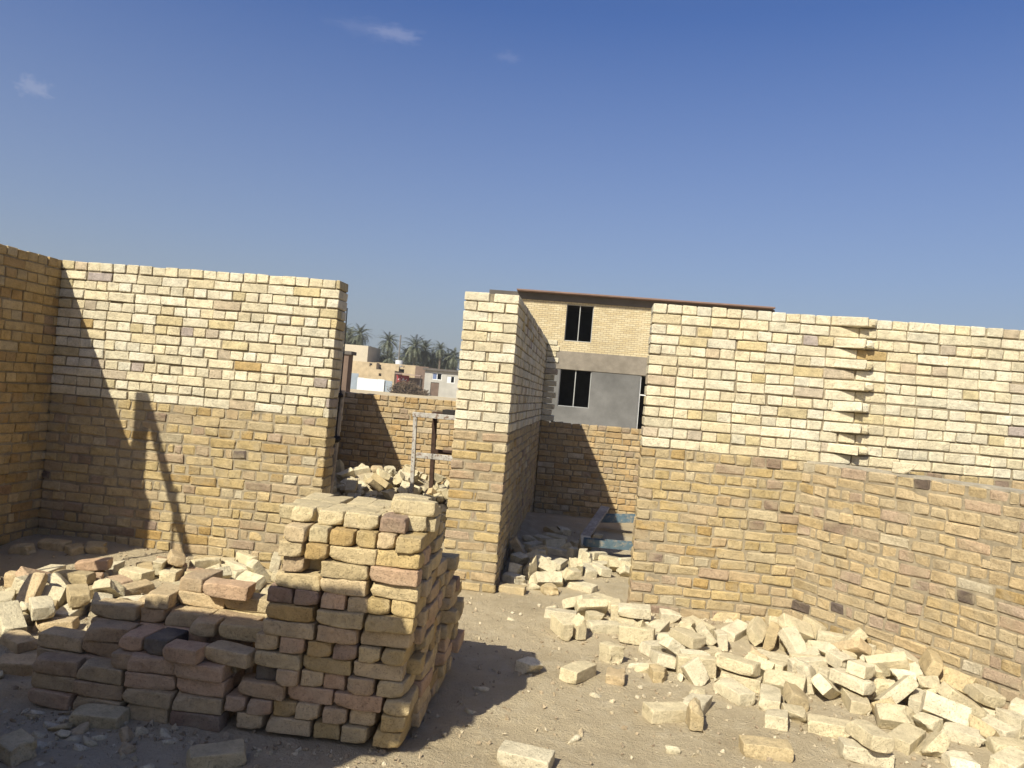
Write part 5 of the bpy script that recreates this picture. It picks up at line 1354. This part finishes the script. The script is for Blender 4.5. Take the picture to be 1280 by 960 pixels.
# dusty air: far palms and houses pale a little
hm = bpy.data.materials.new('hazy_air'); hm.use_nodes = True; hn = hm.node_tree; hn.nodes.clear()
ho = hn.nodes.new('ShaderNodeOutputMaterial'); hv = hn.nodes.new('ShaderNodeVolumePrincipled'); hv.inputs['Density'].default_value = HAZE; hv.inputs['Color'].default_value = (0.84, 0.83, 0.80, 1); hv.inputs['Anisotropy'].default_value = 0.2
hn.links.new(hv.outputs['Volume'], ho.inputs['Volume'])
if HAZE > 0: tag(boxes('haze', hm, None, (-910, 910, -310, 1510, -1.6, 16)), 'thin dusty haze lying over the fields', kind='stuff')
SC.cycles.max_bounces = 8; SC.cycles.diffuse_bounces = 4; SC.cycles.use_denoising = True

# ---------------------------------------------------------------- which bricks can be seen: labels, and the rest gathered into heaps
def merge(name, objs, label):
    V, Fc, C = [], [], []; base = 0
    for o in objs:
        me = o.data; n = len(me.vertices); co = np.empty(n * 3, 'f'); me.vertices.foreach_get('co', co); co = co.reshape(-1, 3)
        m_ = np.array(Matrix.LocRotScale(o.location, o.rotation_quaternion, o.scale)); V.append(co @ m_[:3, :3].T + m_[:3, 3])
        Fc += [[base + i for i in p.vertices] for p in me.polygons]; C.append(np.tile(np.array(o.color[:], 'f'), (n, 1))); base += n
    me = bpy.data.meshes.new(name); me.from_pydata(np.concatenate(V).tolist(), [], Fc); me.polygons.foreach_set('use_smooth', [True] * len(Fc))
    a = me.attributes.new('tint', 'FLOAT_COLOR', 'POINT'); a.data.foreach_set('color', np.concatenate(C).ravel())
    for o in objs: bpy.data.objects.remove(o)
    return tag(link(name, me, M['loose_tint']), label, kind='stuff')
bpy.context.view_layer.update()
dg = bpy.context.evaluated_depsgraph_get()
seen = {}
GX, GY = 640, 480
for j in range(GY * 55 // 100, GY):
    for i in range(GX):
        px, py = (i + .5) * 1280 / GX, (j + .5) * 960 / GY
        d = (CF + CR * ((px - 640) / F_PX) - CU * ((py - 480) / F_PX)).normalized()
        ok, loc, nrm, fi, ob, mx = SC.ray_cast(dg, Vector((0, 0, EYE)), d, distance=40)
        if ok:
            s = seen.setdefault(ob.name, [0, 0.0, 0.0]); s[0] += 1; s[1] += px; s[2] += py
for b in bricks:
    s = seen.get(b['o'].name, [0, 0, 0]); b['n'] = s[0]; b['px'] = s[1] / max(1, s[0]); b['py'] = s[2] / max(1, s[0])
ranked = sorted(bricks, key=lambda b: -b['n'])
keep = [b for b in ranked[:298] if b['n'] >= 4]
kid = {id(b) for b in keep}
rest = [b for b in bricks if id(b) not in kid]
ORD = ['', 'first', 'second', 'third', 'fourth', 'fifth', 'sixth', 'seventh', 'eighth', 'ninth', 'tenth', 'eleventh', 'twelfth', 'thirteenth', 'fourteenth', 'fifteenth', 'sixteenth', 'seventeenth', 'eighteenth', 'nineteenth', 'twentieth']
NUM = ['', 'one', 'two', 'three', 'four', 'five', 'six', 'seven', 'eight', 'nine', 'ten', 'eleven', 'twelve', 'thirteen', 'fourteen', 'fifteen', 'sixteen', 'seventeen', 'eighteen', 'nineteen', 'twenty']
FORM = {'full': 'brick', 'half': 'half brick', 'chunk': 'brick lump'}
def posture(b):
    R_ = b['o'].rotation_quaternion.to_matrix(); ax = [abs(R_[2][k]) for k in range(3)]
    if b['form'] == 'chunk': return 'lying'
    m_ = max(range(3), key=lambda k: ax[k])
    if ax[m_] > 0.93: return ('standing on end', 'on its side', 'lying flat')[m_]
    return 'tilted'
def landmark(b):
    x, y = b['o'].location.x, b['o'].location.y; z = b['zone']
    if z == 'ledge': return 'on top of the low slanting wall'
    if z == 'door': return 'behind the left doorway'
    if z == 'niche': return 'in the shaded recess' if y > 8.3 else 'in the gap beside the pier'
    if z == 'left':
        if y > 5.6: return 'at the foot of left wall'
        if b['py'] > 800: return 'on shaded dirt by low stack'
        return 'in sunlit heap behind low stack' if x > -2.7 else 'in sunlit heap at left edge'
    if z == 'front': return 'on open dirt beside tall stack'
    dd = -((x - 1.72) * DNn.x + (y - 6.2) * DNn.y); du = (x - 1.72) * DU.x + (y - 6.2) * DU.y
    if abs(dd) < 0.42 and du > 0.15: return 'against the low slanting wall'
    if x < 0.40: return 'on dirt below the pier'
    if y > 5.75: return 'at the foot of right wall'
    return 'in rubble before the wall corner' if b['py'] < 870 else 'in front fringe of right rubble'
for b in keep:
    o = b['o']
    if b['zone'] in ('tall', 'low'): continue
    b['base'] = f"{b['colour']} {FORM[b['form']]} {posture(b)} {landmark(b)}"
byb = {}
for b in keep:
    if 'base' in b: byb.setdefault(b['base'], []).append(b)
for base, L_ in byb.items():
    L_.sort(key=lambda b: b['px']); n = len(L_)
    for i, b in enumerate(L_):
        b['label'] = base if n == 1 else base + (', leftmost' if i == 0 else (', rightmost' if i == n - 1 else f", {ORD[i + 1]} from left"))
# stacks: course counted down from the top of that face, place counted from its left end
for st, nm in (('tall', 'tall stack'), ('low', 'low stack')):
    faces = {}
    for b in keep:
        if b['zone'] == st: faces.setdefault(b['face'], []).append(b)
    for fc, L_ in faces.items():
        cs = sorted({b['course'] for b in L_}, reverse=True)
        for b in L_: b['row'] = cs.index(b['course']) + 1
        for c in cs:
            R_ = sorted([b for b in L_ if b['course'] == c], key=lambda b: b['px'])
            fname = {'front': nm + "'s front", 'side': nm + "'s right side", 'rear side': 'rough pile behind tall stack', 'second': nm + "'s second tier", 'top': nm + "'s top tier", 'rear': nm + "'s rear rows", 'body': nm + "'s inner rows"}[fc]
            for i, b in enumerate(R_):
                row = 'top course' if b['row'] == 1 else ORD[b['row']] + ' course down'
                pos = '' if len(R_) == 1 else (', leftmost' if i == 0 else (', rightmost' if i == len(R_) - 1 else ', ' + ORD[i + 1] + ' from left'))
                b['label'] = f"{b['colour']} brick {'end-on' if b['shows'] == 'end' else 'long-side-on'}, {row} of {fname}{pos}"
GROUPS = {'tall': 'bricks of the tall stack', 'low': 'bricks of the low stack', 'right': 'broken bricks strewn below the right walls', 'left': 'loose bricks on the left', 'niche': 'broken bricks in the recess', 'door': 'broken bricks behind the doorway', 'front': 'loose bricks on the open dirt'}
for b in keep: tag(b['o'], b['label'], 'brick', GROUPS.get(b['zone']))
for zs, nm, lab in ((('tall', 'low'), 'stacked_bricks', 'hidden inner bricks filling the two brick stacks'), (('door',), 'doorway_rubble', 'mass of small broken bricks heaped behind the left doorway'), (('right', 'left', 'niche', 'front', 'ledge'), 'brick_rubble', 'small brick fragments lying among the loose bricks')):
    objs = [b['o'] for b in rest if b['zone'] in zs]
    if objs: merge(nm, objs, lab)
print('BRICKS kept', len(keep), 'rest', len(rest), {z: sum(1 for b in keep if b['zone'] == z) for z in GROUPS})
